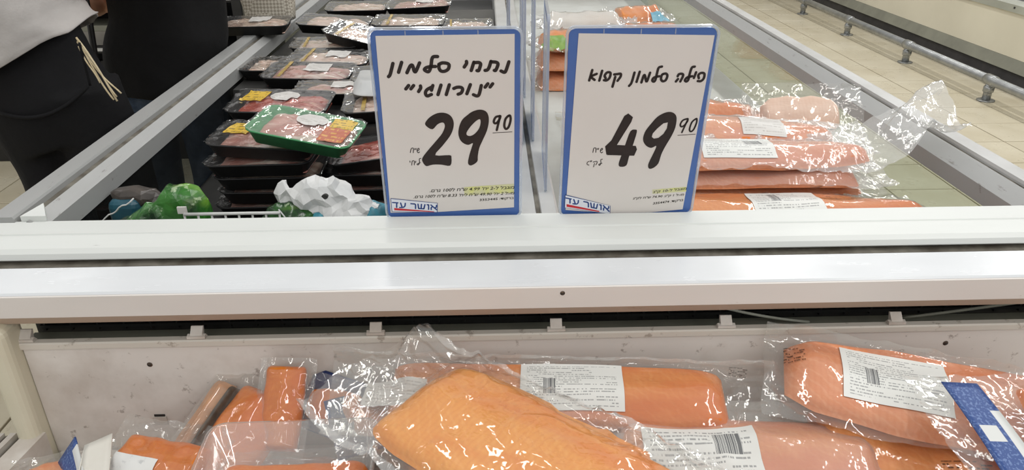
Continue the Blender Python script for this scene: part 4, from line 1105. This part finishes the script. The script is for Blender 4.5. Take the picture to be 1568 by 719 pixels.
meat_tray('black tray with a paper label right of the row behind the red meat', (-0.255, 2.075, 0.870), (2, -1, 2), seed=12, prints=(), meat='meat_pale', paper=True)
meat_tray('wide black meat tray with a pale label in the row behind the red meat', (-0.500, 2.110, 0.871), (3, 1, -3), seed=13, prints=('gold',), meat='meat', paper=True, size=1.04)
meat_tray('black meat tray lying lower behind the red meat with a gold end band', (-0.40, 1.955, 0.863), (0, 0, 2), seed=14, prints=('gold_end',), meat='meat', paper=True, size=0.9)
meat_tray('black meat tray with a white label stacked at the back of the second row', (-0.47, 2.265, 0.874), (3, 2, -4), seed=15, prints=('gold',), meat='meat_pale', paper=True)
meat_tray('black meat tray tilted down to the right behind the top of the 29.90 sign', (-0.395, 2.440, 0.905), (4, 11, -14), seed=16, prints=('gold',), meat='meat_pale')
meat_tray('small black meat tray with a gold band in the third row', (-0.515, 2.430, 0.880), (2, 0, 4), seed=17, prints=('gold',), meat='meat_pale', size=0.9)
meat_tray('black tray of pale meat at the back left beside the rail', (-0.535, 2.720, 0.895), (3, 3, -3), seed=18, prints=(), meat='meat_pale', size=1.05)
meat_tray('black tray of pale meat with a gold band at the back, middle of the row', (-0.275, 2.720, 0.895), (3, 0, -1), seed=19, prints=('gold',), meat='meat_pale', size=1.05)
meat_tray('black meat tray with a gold band at the back, next to the centre divider', (-0.075, 2.700, 0.885), (3, 0, 2), seed=20, prints=('gold',), meat='meat_pale', size=0.8)
meat_tray('black tray of pink meat with a white label in the farthest row', (-0.255, 2.960, 0.915), (3, -3, -2), seed=21, prints=(), meat='meat', paper=True, size=1.05)
meat_tray('black meat tray in the farthest row nearest the rail', (-0.49, 2.960, 0.905), (3, 0, 3), seed=22, prints=(), meat='meat_pale', size=1.0)
meat_tray('black foam tray seen through the near end of the rail glass', (-0.655, 2.22, 0.864), (0, 0, 88), seed=23, prints=(), meat='meat_pale', size=0.72)
meat_tray('black tray with pale meat resting on the aluminium side rail', (-0.772, 2.565, 0.9235), (2, 0, 4), seed=24, prints=(), meat='meat_pale', size=1.02, paper=True, group=None)

# printed frozen-food bags near the front rim
def blob(name, parts_, mat, parent=None, voxel=0.006, amp=0.006, freq=30, seed=0, smooth=6, crumple=0):
    """one continuous crumpled body grown from overlapping ellipsoids (centre, radii, z-rotation)"""
    bm = bmesh.new()
    for c_, r_, *rest_ in parts_:
        m_ = Matrix.Translation(Vector(c_)) @ Euler([math.radians(a) for a in (rest_[0] if rest_ else (0, 0, 0))]).to_matrix().to_4x4() @ Matrix.Diagonal((*r_, 1))
        bmesh.ops.create_icosphere(bm, subdivisions=4, radius=1, matrix=m_)
    for v in bm.verts:
        d = v.normal
        v.co += d * amp * (ridge(v.co.x * freq + seed, v.co.y * freq, v.co.z * freq) ** 2 - 0.5)
    me = bpy.data.meshes.new(name); bm.to_mesh(me); bm.free()
    me.materials.append(MAT[mat] if isinstance(mat, str) else mat)
    o = link(bpy.data.objects.new(name, me), parent)
    md = o.modifiers.new('remesh', 'REMESH'); md.mode = 'VOXEL'; md.voxel_size = voxel; md.use_smooth_shade = True
    if smooth:
        sm = o.modifiers.new('smooth', 'SMOOTH'); sm.iterations = smooth; sm.factor = 0.4
    if crumple:
        dc_ = o.modifiers.new('crumple', 'DECIMATE'); dc_.ratio = crumple
        md.use_smooth_shade = False
    return o
def leaf_glint_print():
    s = NT('green_leaf_glint_print')
    co = s.coord()
    col = s.mix(s.ramp(s.noise(16, 4, co), 0.40, 0.60), lin((16, 44, 22)), lin((50, 112, 38)))
    col = s.mix(s.math('MULTIPLY', s.ramp(s.noise(11, 3, s.scaled(co, (1, 1, 1.4))), 0.55, 0.75), 0.8), col, lin((132, 176, 58)))  # yellow-green highlights painted into the leaf print colour
    col = s.mix(s.math('MULTIPLY', s.ramp(s.noise(60, 4, co), 0.62, 0.68), 0.5), col, lin((196, 214, 176)))
    return s.finish(col, 0.22, 0, s.noise(40, 3, co), 0.3, 0.004)
MAT['leaf'] = leaf_glint_print()
MAT['teal'] = plain('teal_plastic', (40, 92, 108), (34, 76, 92), 20, 0.35)
MAT['teal_bright'] = plain('bright_teal_plastic', (70, 150, 168), (44, 104, 120), 40, 0.35)
MAT['white_bag'] = plain('white_plastic_bag', (216, 217, 216), (198, 200, 200), 24, 0.38, 0, 0.4, 60)
MAT['brown_bag'] = plain('brownish_film', (74, 67, 62), (52, 47, 44), 16, 0.3)
gb = thing('frozen_greens_bag', 'glossy green leaf-printed frozen food bag by the left glass', 'food bag', (0, 0, 0))
blob('bag_body', [((-0.545, 1.215, 0.86), (0.052, 0.040, 0.070), (0, 18, 0)), ((-0.608, 1.205, 0.842), (0.084, 0.036, 0.042), (0, -36, 0)), ((-0.56, 1.23, 0.78), (0.10, 0.06, 0.07))], 'leaf', gb, 0.004, 0.010, 22, 3, 2, 0.10)
rbox('date_print', (-0.5275, 1.1705, 0.8915), (-0.5125, 1.1745, 0.9035), 'label_soft', gb)
ed = [(-0.70 + 0.2 * t, 1.190 + 0.01 * math.sin(t * 9), 0.852 + 0.085 * math.sin(min(1, t * 1.05) * 1.7) ** 1.2 + 0.002 * math.sin(t * 40)) for t in [k / 24 for k in range(1, 13)]]
tube('bag_seam', ed, 0.0014, 'white_bag', gb, 6)
tb = thing('teal_food_bag', 'teal food bag with brownish film top behind the leaf-printed bag', 'food bag', (0, 0, 0))
rbox('bag_body', (-0.700, 1.27, 0.702), (-0.640, 1.335, 0.872), 'teal', tb, 0.014, 3)
blob('bag_top', [((-0.652, 1.305, 0.868), (0.052, 0.026, 0.020), (0, 12, 0)), ((-0.622, 1.305, 0.84), (0.022, 0.025, 0.04), (0, 8, 0))], 'brown_bag', tb, 0.004, 0.008, 22, 8, 2, 0.12)
wb = thing('white_plastic_bag', 'crumpled white plastic bag with a dark hole beside the 29.90 sign', 'plastic bag', (0, 0, 0))
blob('bag_body', [((-0.292, 1.185, 0.918), (0.050, 0.030, 0.031), (0, -8, 0)), ((-0.268, 1.185, 0.920), (0.034, 0.026, 0.026), (0, 20, 0)), ((-0.350, 1.185, 0.925), (0.013, 0.012, 0.024), (0, 12, 0)), ((-0.344, 1.185, 0.908), (0.022, 0.015, 0.014)),
                  ((-0.242, 1.172, 0.888), (0.045, 0.024, 0.016), (0, -14, 0)), ((-0.268, 1.172, 0.884), (0.026, 0.024, 0.022), (0, 25, 0)), ((-0.212, 1.172, 0.903), (0.026, 0.014, 0.012), (0, 14, 0)), ((-0.29, 1.185, 0.880), (0.03, 0.028, 0.035)), ((-0.240, 1.176, 0.900), (0.032, 0.022, 0.016), (0, -6, 0))],
     'white_bag', wb, 0.0032, 0.011, 34, 5, 1, 0.05)
hole = [(-0.2745 + 0.0055 * math.cos(2 * math.pi * k / 16), 1.1555 + 0.0002 * k % 2, 0.9255 + 0.004 * math.sin(2 * math.pi * k / 16)) for k in range(16)]
slab('bag_hole', [(p[0], p[2]) for p in hole], 1.1535, 1.1600, 'dark_gap', wb)
g2 = thing('small_greens_bag', 'small green printed bag under the crumpled white bag', 'food bag', (0, 0, 0))
blob('bag_body', [((-0.348, 1.168, 0.872), (0.040, 0.026, 0.040), (0, 10, 0)), ((-0.315, 1.168, 0.872), (0.028, 0.024, 0.034))], 'leaf', g2, 0.005, 0.008, 36, 12, 2)
tube('bag_tie', [(-0.352, 1.150, 0.906), (-0.343, 1.146, 0.895), (-0.334, 1.142, 0.880), (-0.329, 1.142, 0.868)], 0.0013, 'white_bag', g2, 6)
t2 = blob('teal_wrapper', [((-0.208, 1.180, 0.880), (0.040, 0.026, 0.022), (0, -16, 0)), ((-0.222, 1.19, 0.897), (0.026, 0.018, 0.012), (0, 20, 0)), ((-0.288, 1.160, 0.885), (0.016, 0.012, 0.016))], 'teal_bright', None, 0.005, 0.008, 40, 15, 2)
tag(t2, 'bright teal wrapper peeking out under the white plastic bag', 'food bag')
# white wire basket divider
wr_ = thing('wire_basket', 'white wire basket edge behind the front rim beside the leaf-printed bag', 'basket', (-0.42, 1.142, 0.0))
MAT['wire'] = plain('white_wire', (206, 208, 206), (190, 190, 188), 30, 0.4)
tube('top_wire', [(-0.085, 0, 0.9035), (0.072, 0, 0.9035)], 0.0028, 'wire', wr_, 8)
tube('low_wire', [(-0.085, 0, 0.760), (0.072, 0, 0.760)], 0.0028, 'wire', wr_, 8)
for k in range(8):
    tube('wire', [(-0.085 + k * 0.0222, 0.001, 0.704), (-0.085 + k * 0.0222, 0.001, 0.903)], 0.0018, 'wire', wr_, 6)

# ------------------------------------------------------------------ people on the far left
def loft(bm, secs, seg=20, wob=0.0, freq=14, seed=0, cap=True):
    """secs = [(centre, rx, ry)]: horizontal-ish elliptical sections joined into one tube"""
    rings = []
    n = len(secs)
    for i, (c_, rx, ry) in enumerate(secs):
        c_ = Vector(c_)
        d = Vector(secs[min(i + 1, n - 1)][0]) - Vector(secs[max(i - 1, 0)][0])
        d.normalize()
        a = Vector((1, 0, 0)) - d * d.x
        if a.length < 0.2:
            a = Vector((0, 1, 0)) - d * d.y
        a.normalize()
        b = d.cross(a).normalized()
        rg = []
        for k in range(seg):
            t = 2 * math.pi * k / seg
            p = c_ + a * rx * math.cos(t) + b * ry * math.sin(t)
            if wob:
                p += (p - c_).normalized() * wob * (nz(p.x * freq + seed, p.y * freq, p.z * freq * 0.7))
            rg.append(bm.verts.new(p))
        rings.append(rg)
    for i in range(n - 1):
        for k in range(seg):
            bm.faces.new((rings[i][k], rings[i][(k + 1) % seg], rings[i + 1][(k + 1) % seg], rings[i + 1][k]))
    if cap:
        bm.faces.new(list(reversed(rings[0]))); bm.faces.new(rings[-1])
def dense(secs, m=5):
    out = []
    for (c0, a0, b0), (c1, a1, b1) in zip(secs, secs[1:]):
        for k in range(m):
            t = k / m
            out.append((Vector(c0).lerp(Vector(c1), t), a0 + (a1 - a0) * t, b0 + (b1 - b0) * t))
    out.append((Vector(secs[-1][0]), secs[-1][1], secs[-1][2]))
    return out
def ball(bm, c_, r_, rot=(0, 0, 0)):
    m_ = Matrix.Translation(Vector(c_)) @ Euler([math.radians(a) for a in rot]).to_matrix().to_4x4() @ Matrix.Diagonal((*r_, 1))
    bmesh.ops.create_icosphere(bm, subdivisions=3, radius=1, matrix=m_)
def garment(name, bm, mat, parent, voxel=0.009, smooth=4):
    bmesh.ops.recalc_face_normals(bm, faces=bm.faces)
    me = bpy.data.meshes.new(name); bm.to_mesh(me); bm.free()
    me.materials.append(MAT[mat])
    o = link(bpy.data.objects.new(name, me), parent)
    if voxel:
        md = o.modifiers.new('remesh', 'REMESH'); md.mode = 'VOXEL'; md.voxel_size = voxel; md.use_smooth_shade = True
        sm = o.modifiers.new('smooth', 'SMOOTH'); sm.iterations = smooth; sm.factor = 0.5
    else:
        me.polygons.foreach_set('use_smooth', [True] * len(me.polygons))
    return o
def hand(bm, c_, fwd, out, s=1.0):
    """palm, four unequal bent fingers and a thumb leaving the side of the palm"""
    c_, fwd, out = Vector(c_), Vector(fwd).normalized(), Vector(out).normalized()
    nrm = fwd.cross(out).normalized()
    loft(bm, dense([(c_, 0.024 * s, 0.016 * s), (c_ + fwd * 0.045 * s, 0.040 * s, 0.014 * s), (c_ + fwd * 0.085 * s, 0.040 * s, 0.012 * s)], 3), 14)
    for k, ln in enumerate((0.070, 0.080, 0.074, 0.058)):
        o = c_ + fwd * 0.082 * s + out * (0.030 - 0.020 * k) * s
        loft(bm, dense([(o, 0.0088 * s, 0.0088 * s), (o + fwd * ln * 0.45 * s - nrm * 0.004, 0.0082 * s, 0.0082 * s), (o + fwd * ln * 0.8 * s - nrm * 0.018, 0.0076 * s, 0.0076 * s), (o + fwd * ln * 0.95 * s - nrm * 0.030, 0.006 * s, 0.006 * s)], 3), 8)
    o = c_ + fwd * 0.025 * s + out * 0.028 * s
    loft(bm, dense([(o, 0.011 * s, 0.011 * s), (o + (fwd * 0.6 + out * 0.8) * 0.03 * s, 0.010 * s, 0.010 * s), (o + (fwd * 0.9 + out * 0.6) * 0.055 * s - nrm * 0.006, 0.008 * s, 0.008 * s)], 3), 8)
def head(bm, c_, yaw, s=1.0):
    R = Matrix.Rotation(math.radians(yaw), 3, 'Z')
    def p(x, y, z): return Vector(c_) + R @ Vector((x, y, z)) * s
    ball(bm, p(0, 0, 0.02), (0.074 * s, 0.094 * s, 0.105 * s), (0, 0, yaw))
    ball(bm, p(0, 0.03, -0.055), (0.055 * s, 0.062 * s, 0.065 * s), (0, 0, yaw))
    ball(bm, p(0, 0.098, -0.012), (0.013 * s, 0.022 * s, 0.024 * s), (20, 0, yaw))
    ball(bm, p(0, 0.088, -0.062), (0.025 * s, 0.012 * s, 0.008 * s), (0, 0, yaw))
    for sx in (-1, 1):
        ball(bm, p(sx * 0.076, -0.005, -0.005), (0.010 * s, 0.020 * s, 0.032 * s), (0, 0, yaw))
        ball(bm, p(sx * 0.032, 0.082, 0.022), (0.018 * s, 0.012 * s, 0.008 * s), (0, 0, yaw))
def face_parts(root, c_, yaw, s=1.0):
    R = Matrix.Rotation(math.radians(yaw), 3, 'Z')
    bm = bmesh.new()
    ball(bm, Vector(c_) + R @ Vector((0, -0.014, 0.045)) * s, (0.082 * s, 0.098 * s, 0.088 * s), (0, 0, yaw))
    ball(bm, Vector(c_) + R @ Vector((0, -0.045, -0.02)) * s, (0.072 * s, 0.058 * s, 0.075 * s), (0, 0, yaw))
    garment('hair', bm, 'hair', root, 0.008, 3)
    for sx in (-1, 1):
        bm = bmesh.new()
        ball(bm, Vector(c_) + R @ Vector((sx * 0.032, 0.092, 0.012)) * s, (0.011 * s, 0.007 * s, 0.006 * s), (0, 0, yaw))
        garment('eye', bm, 'white_card', root, 0, 0)

# person in a pale shirt, back to the camera, bending a little over the freezer
p1 = thing('person', 'person in a pale grey shirt and black trousers with cord fringes, back turned', 'person', (-1.04, 1.86, 0))
def L1(x, y, z): return (x, y, z)       # local to the person's base
bm = bmesh.new()
loft(bm, dense([((-0.045, 0.0, 0.90), 0.115, 0.095), ((-0.075, 0.01, 1.02), 0.105, 0.085), ((-0.07, 0.06, 1.18), 0.135, 0.095), ((-0.09, 0.13, 1.34), 0.17, 0.105), ((-0.10, 0.17, 1.44), 0.15, 0.085), ((-0.10, 0.19, 1.50), 0.06, 0.06), ((-0.10, 0.21, 1.56), 0.05, 0.052)], 4), 24)
for sx in (-1, 1):
    loft(bm, dense([((sx * 0.066 - 0.04, 0, 0.90), 0.064, 0.080), ((sx * 0.070 - 0.012, 0.0, 0.74), 0.062, 0.078), ((sx * 0.078 + 0.012, 0.0, 0.50), 0.050, 0.058), ((sx * 0.090 + 0.035, 0.012, 0.10), 0.036, 0.040), ((sx * 0.095 + 0.03, 0.0, 0.05), 0.038, 0.045)], 4), 18)
    loft(bm, dense([((sx * 0.16 - 0.10, 0.16, 1.42), 0.052, 0.052), ((sx * 0.22 - 0.10, 0.18, 1.18), 0.042, 0.042), ((sx * 0.215 - 0.10, 0.20, 1.14), 0.038, 0.038), ((sx * 0.09 - 0.10, 0.30, 1.20), 0.027, 0.024)], 4), 14)
    hand(bm, (sx * 0.09 - 0.10, 0.297, 1.20), (-sx * 0.8, 0.3, 0.35), (0.0, 0.3, 0.9), 0.95)
head(bm, (-0.10, 0.25, 1.65), -12)
garment('body', bm, 'skin', p1, 0.008, 3)
face_parts(p1, (-0.10, 0.25, 1.65), -12)
bm = bmesh.new()
loft(bm, dense([((-0.015, 0.0, 0.80), 0.150, 0.125), ((-0.045, 0.0, 0.90), 0.152, 0.138), ((-0.066, 0.005, 0.98), 0.134, 0.128), ((-0.080, 0.01, 1.06), 0.124, 0.110), ((-0.082, 0.015, 1.10), 0.118, 0.104)], 4), 32, 0.008, 12, 1)
for sx in (-1, 1):
    loft(bm, dense([((sx * 0.068 - 0.04, 0.0, 0.93), 0.088, 0.125), ((sx * 0.070 - 0.012, 0.0, 0.74), 0.086, 0.110), ((sx * 0.078 + 0.012, 0.0, 0.50), 0.072, 0.085), ((sx * 0.085 + 0.03, 0.01, 0.30), 0.066, 0.074), ((sx * 0.09 + 0.035, 0.015, 0.10), 0.062, 0.070), ((sx * 0.09 + 0.035, 0.02, 0.035), 0.064, 0.076)], 6), 24, 0.012, 11, 4 + sx)
garment('trousers', bm, 'trousers', p1, 0.008, 4)
bm = bmesh.new()
loft(bm, [((-0.080, 0.012, 1.056), 0.128, 0.113), ((-0.080, 0.012, 1.062), 0.129, 0.114), ((-0.081, 0.014, 1.084), 0.126, 0.111), ((-0.081, 0.014, 1.090), 0.123, 0.108)], 36, 0, cap=False)
garment('belt', bm, 'leather', p1, 0, 0)
for bx_, by_ in ((0.010, -0.064), (-0.045, -0.094)):
    rbox('belt_loop', (bx_ - 0.006, by_ - 0.008, 1.048), (bx_ + 0.006, by_ + 0.004, 1.092), 'trousers', p1, 0.002)
# hip pocket: a stitched welt that follows the seat of the trousers
pts = []
for k in range(15):
    t = k / 14
    ang = -1.95 + 1.25 * t
    pts.append((-0.03 + 0.172 * math.cos(ang), 0.0 + 0.141 * math.sin(ang) - 0.003, 0.905 - 0.030 * math.sin(math.pi * t) + 0.05 * t))
tube('pocket_welt', pts, 0.0045, 'trousers', p1, 8)
pts2 = []
for k in range(12):
    t = k / 11
    pts2.append((-0.03 + 0.173 * math.cos(-0.68), 0.0 + 0.14 * math.sin(-0.68) - 0.002, 0.955 + 0.10 * t))
tube('pocket_seam', pts2, 0.003, 'trousers', p1, 8)
# shirt: an open-bottomed garment with a slanting hem
bm = bmesh.new()
rows, seg = 30, 64
secs = dense([((-0.078, 0.010, 1.04), 0.168, 0.158), ((-0.092, 0.014, 1.12), 0.150, 0.152), ((-0.105, 0.060, 1.22), 0.155, 0.136), ((-0.09, 0.13, 1.36), 0.190, 0.125), ((-0.10, 0.17, 1.45), 0.160, 0.100), ((-0.10, 0.185, 1.50), 0.070, 0.068)], 6)
rg = []
for i, (c_, rx, ry) in enumerate(secs):
    ring_ = []
    for k in range(seg):
        t = 2 * math.pi * k / seg
        x, y = c_.x + rx * math.cos(t), c_.y + ry * math.sin(t)
        fall = max(0.0, 1 - i / 9)
        hem = x * 0.46 + 0.008 * math.sin(2 * t + 0.6) + 0.005 * math.sin(5 * t)
        z = c_.z + fall * (hem + 0.008) * (1 - i / 12 if i < 12 else 0)
        k_ = 0.012 * nz(x * 9 + z * 5, y * 9, z * 7) + 0.009 * ridge(x * 18 - z * 12, y * 14, z * 14) ** 2
        q = Vector((math.cos(t), math.sin(t), 0))
        ring_.append(bm.verts.new((x + q.x * k_, y + q.y * k_, z)))
    rg.append(ring_)
for i in range(len(rg) - 1):
    for k in range(seg):
        bm.faces.new((rg[i][k], rg[i][(k + 1) % seg], rg[i + 1][(k + 1) % seg], rg[i + 1][k]))
for sx in (-1, 1):
    loft(bm, dense([((sx * 0.13 - 0.10, 0.15, 1.43), 0.075, 0.075), ((sx * 0.20 - 0.09, 0.21, 1.30), 0.066, 0.066), ((sx * 0.215 - 0.08, 0.24, 1.20), 0.062, 0.062)], 5), 20, 0.008, 16, 3, cap=False)
sh = garment('shirt', bm, 'shirt', p1, 0, 0)
so = sh.modifiers.new('thickness', 'SOLIDIFY'); so.thickness = 0.003; so.offset = -1
for k, (dx, dz, r_, e_) in enumerate(((0.0, 0.0, 0.0022, 1.0), (0.006, 0.004, 0.002, 0.93), (-0.005, -0.006, 0.002, 0.97), (0.010, 0.008, 0.0018, 1.05), (-0.010, -0.012, 0.0018, 0.72))):
    pts = [(0.098 + dx * t + 0.068 * t * e_, -0.085 - 0.02 * t, 1.055 - 0.125 * t * e_ + dz * t + 0.012 * math.sin(t * 4 + k)) for t in [i / 10 for i in range(11)]]
    tube('cord_fringe', pts, r_, 'string', p1, 6)
for sx in (-1, 1):
    bm = bmesh.new()
    ball(bm, (sx * 0.092 + 0.035, 0.06, 0.036), (0.046, 0.130, 0.034))
    ball(bm, (sx * 0.092 + 0.035, 0.0, 0.045), (0.042, 0.060, 0.042))
    garment('shoe', bm, 'leather', p1, 0.007, 3)

# person in a long black top and jeans
p2 = thing('person', 'person in a long black top and blue jeans standing by the side rail', 'person', (-0.990, 2.34, 0))
bm = bmesh.new()
loft(bm, dense([((0, 0, 0.88), 0.14, 0.10), ((0, 0, 1.02), 0.13, 0.095), ((0, 0.01, 1.20), 0.145, 0.10), ((0, 0.02, 1.36), 0.16, 0.10), ((0, 0.02, 1.45), 0.12, 0.075), ((0, 0.02, 1.49), 0.055, 0.055), ((0, 0.03, 1.55), 0.048, 0.05)], 4), 24)
for sx in (-1, 1):
    loft(bm, dense([((sx * 0.078, 0, 0.88), 0.078, 0.085), ((sx * 0.085, 0, 0.48), 0.054, 0.06), ((sx * 0.09, 0, 0.10), 0.036, 0.04), ((sx * 0.09, 0, 0.05), 0.038, 0.045)], 5), 18)
loft(bm, dense([((-0.165, 0.02, 1.40), 0.048, 0.048), ((-0.195, -0.03, 1.18), 0.042, 0.042), ((-0.172, -0.06, 1.065), 0.038, 0.038), ((-0.168, -0.01, 1.050), 0.036, 0.036), ((-0.12, 0.20, 1.10), 0.026, 0.022)], 5), 16)
hand(bm, (-0.12, 0.197, 1.10), (0.3, 0.9, 0.1), (0.9, -0.3, 0.1))
loft(bm, dense([((0.165, 0.02, 1.40), 0.048, 0.048), ((0.19, 0.07, 1.14), 0.042, 0.042), ((0.185, 0.10, 1.10), 0.038, 0.038), ((0.06, 0.28, 1.16), 0.026, 0.022)], 5), 16)
hand(bm, (0.06, 0.277, 1.16), (0.0, 0.95, 0.1), (-0.9, 0.0, 0.1))
head(bm, (0, 0.06, 1.64), -20)
garment('body', bm, 'skin', p2, 0.008, 3)
face_parts(p2, (0, 0.06, 1.64), -20)
bm = bmesh.new()
loft(bm, dense([((-0.008, 0.0, 0.795), 0.168, 0.145), ((-0.004, 0.0, 0.87), 0.172, 0.146), ((0.036, 0, 0.97), 0.168, 0.135), ((0.040, 0.01, 1.2), 0.168, 0.126), ((0.01, 0.02, 1.37), 0.182, 0.118), ((0, 0.02, 1.46), 0.12, 0.08), ((0, 0.02, 1.50), 0.062, 0.062)], 6), 40, 0.012, 9, 2)
loft(bm, dense([((-0.15, 0.02, 1.42), 0.066, 0.066), ((-0.195, 0.0, 1.26), 0.058, 0.058), ((-0.198, -0.028, 1.17), 0.056, 0.056)], 5), 20, 0.006, 14, 5)
loft(bm, dense([((0.15, 0.02, 1.42), 0.066, 0.066), ((0.183, 0.05, 1.24), 0.058, 0.058), ((0.19, 0.075, 1.13), 0.056, 0.056), ((0.110, 0.20, 1.135), 0.046, 0.046)], 5), 20, 0.006, 14, 8)
garment('long_top', bm, 'black_top', p2, 0.009, 3)
bm = bmesh.new()
loft(bm, dense([((0, 0, 0.72), 0.150, 0.105), ((0, 0, 0.86), 0.160, 0.115), ((0, 0, 0.98), 0.15, 0.105)], 4), 28, 0.005, 14, 3)
for sx in (-1, 1):
    loft(bm, dense([((sx * 0.085, 0, 0.80), 0.088, 0.105), ((sx * 0.092, -0.005, 0.50), 0.070, 0.078), ((sx * 0.095, 0, 0.12), 0.060, 0.066), ((sx * 0.095, 0.005, 0.04), 0.062, 0.07)], 7), 22, 0.010, 13, 5 + sx)
garment('jeans', bm, 'denim', p2, 0.009, 3)
for sx in (-1, 1):
    bm = bmesh.new()
    ball(bm, (sx * 0.095, 0.055, 0.036), (0.045, 0.125, 0.034)); ball(bm, (sx * 0.095, 0.0, 0.045), (0.042, 0.06, 0.042))
    garment('shoe', bm, 'leather', p2, 0.007, 3)
tube('bag_strap', [(-0.140, -0.105, 1.10), (-0.146, -0.11, 1.00), (-0.150, -0.12, 0.90), (-0.145, -0.12, 0.82)], 0.009, 'leather', p2, 8)

# patterned bag behind the tray on the rail
def weave_mat():
    s = NT('patterned_weave')
    co = s.coord()
    ch = s.n('TexChecker', Vector=s.n('Mapping', Vector=co, Rotation=(0, math.radians(45), 0)).outputs[0], Scale=120.0, Color1=lin((196, 190, 176)), Color2=lin((150, 142, 128)))
    return s.finish(ch.outputs[0], 0.6)
MAT['weave'] = weave_mat()
pb = thing('patterned_bag', 'pale bag with a fine woven pattern behind the tray on the rail', 'bag', (-0.775, 2.78, 0.9225))
v, f = [], []
for i in range(13):
    for (sy, bulge) in ((-1, 1), (1, 1)):
        pass
nu, nv = 24, 14
for i in range(nu):
    for j in range(nv):
        a, t = 2 * math.pi * i / nu, j / (nv - 1)
        wx = 0.085 + 0.02 * t; wy = 0.035 * (1 - 0.6 * t) + 0.008
        cx_, sx_ = math.cos(a), math.sin(a)
        x = wx * math.copysign(abs(cx_) ** 0.6, cx_); y = wy * math.copysign(abs(sx_) ** 0.6, sx_)
        v.append((x + 0.004 * nz(a * 2, t * 4), y + 0.006 * nz(a * 3, t * 5, 2), 0.001 + 0.17 * t))
f = [(i * nv + j, ((i + 1) % nu) * nv + j, ((i + 1) % nu) * nv + j + 1, i * nv + j + 1) for i in range(nu) for j in range(nv - 1)]
f.append(tuple(i * nv for i in range(nu)))
mesh('bag_body', v, f, 'weave', pb, True)
for sy in (-0.02, 0.02):
    tube('handle', [(-0.035 + 0.07 * t, sy, 0.165 + 0.06 * math.sin(math.pi * t)) for t in [k / 12 for k in range(13)]], 0.004, 'weave', pb, 8)

# dark refrigerated display far left
dc = thing('display_cabinet', 'dark refrigerated display cabinet with pale shelf edges behind the two people', 'cabinet', (-2.1, 3.85, 0))
rbox('cabinet_back', (-1.6, 0.62, 0.0), (0.85, 0.70, 2.0), 'black', dc)
rbox('cabinet_base', (-1.6, 0.0, 0.0), (0.85, 0.62, 0.40), 'black', dc, 0.01)
rbox('side_wall', (0.85, -0.02, 0.0), (0.90, 0.70, 2.0), 'black', dc, 0.005)
for z, m_ in ((0.588, 'alu_light'), (0.83, 'alu_light'), (1.15, 'alu_light'), (1.45, 'alu_light')):
    s_ = rbox('shelf', (-1.6, 0.02, z - 0.02), (0.85, 0.62, z), 'black', dc)
    rbox('price_rail', (-1.6, 0.008, z - 0.008), (0.85, 0.018, z + 0.006), m_, s_)
MAT['carton'] = plain('pale_carton', (150, 146, 138), (128, 124, 116), 8, 0.5)
for k, (x, w_, z, h_) in enumerate(((-0.05, 0.30, 0.589, 0.10), (0.30, 0.26, 0.589, 0.14), (-0.42, 0.30, 0.589, 0.12), (0.10, 0.28, 0.401, 0.11), (-0.3, 0.26, 0.401, 0.1))):
    bxx = thing('carton', ['pale low carton on the display shelf between the two people', 'taller pale carton at the right end of the display shelf', 'pale carton on the display shelf behind the pale shirt', 'carton in the display base, right one', 'carton in the display base, left one'][k], 'carton', (-2.1 + x, 3.95, z), group='cartons in the dark display')
    rbox('carton_body', (0, 0, 0.0005), (w_, 0.2, h_), 'carton' if k in (0, 2) else 'black', bxx, 0.003)
    rbox('carton_lid', (-0.002, -0.002, h_ * 0.72), (w_ + 0.002, 0.2, h_ + 0.001), 'foam_black' if k % 2 else 'grey_strip', bxx, 0.002)
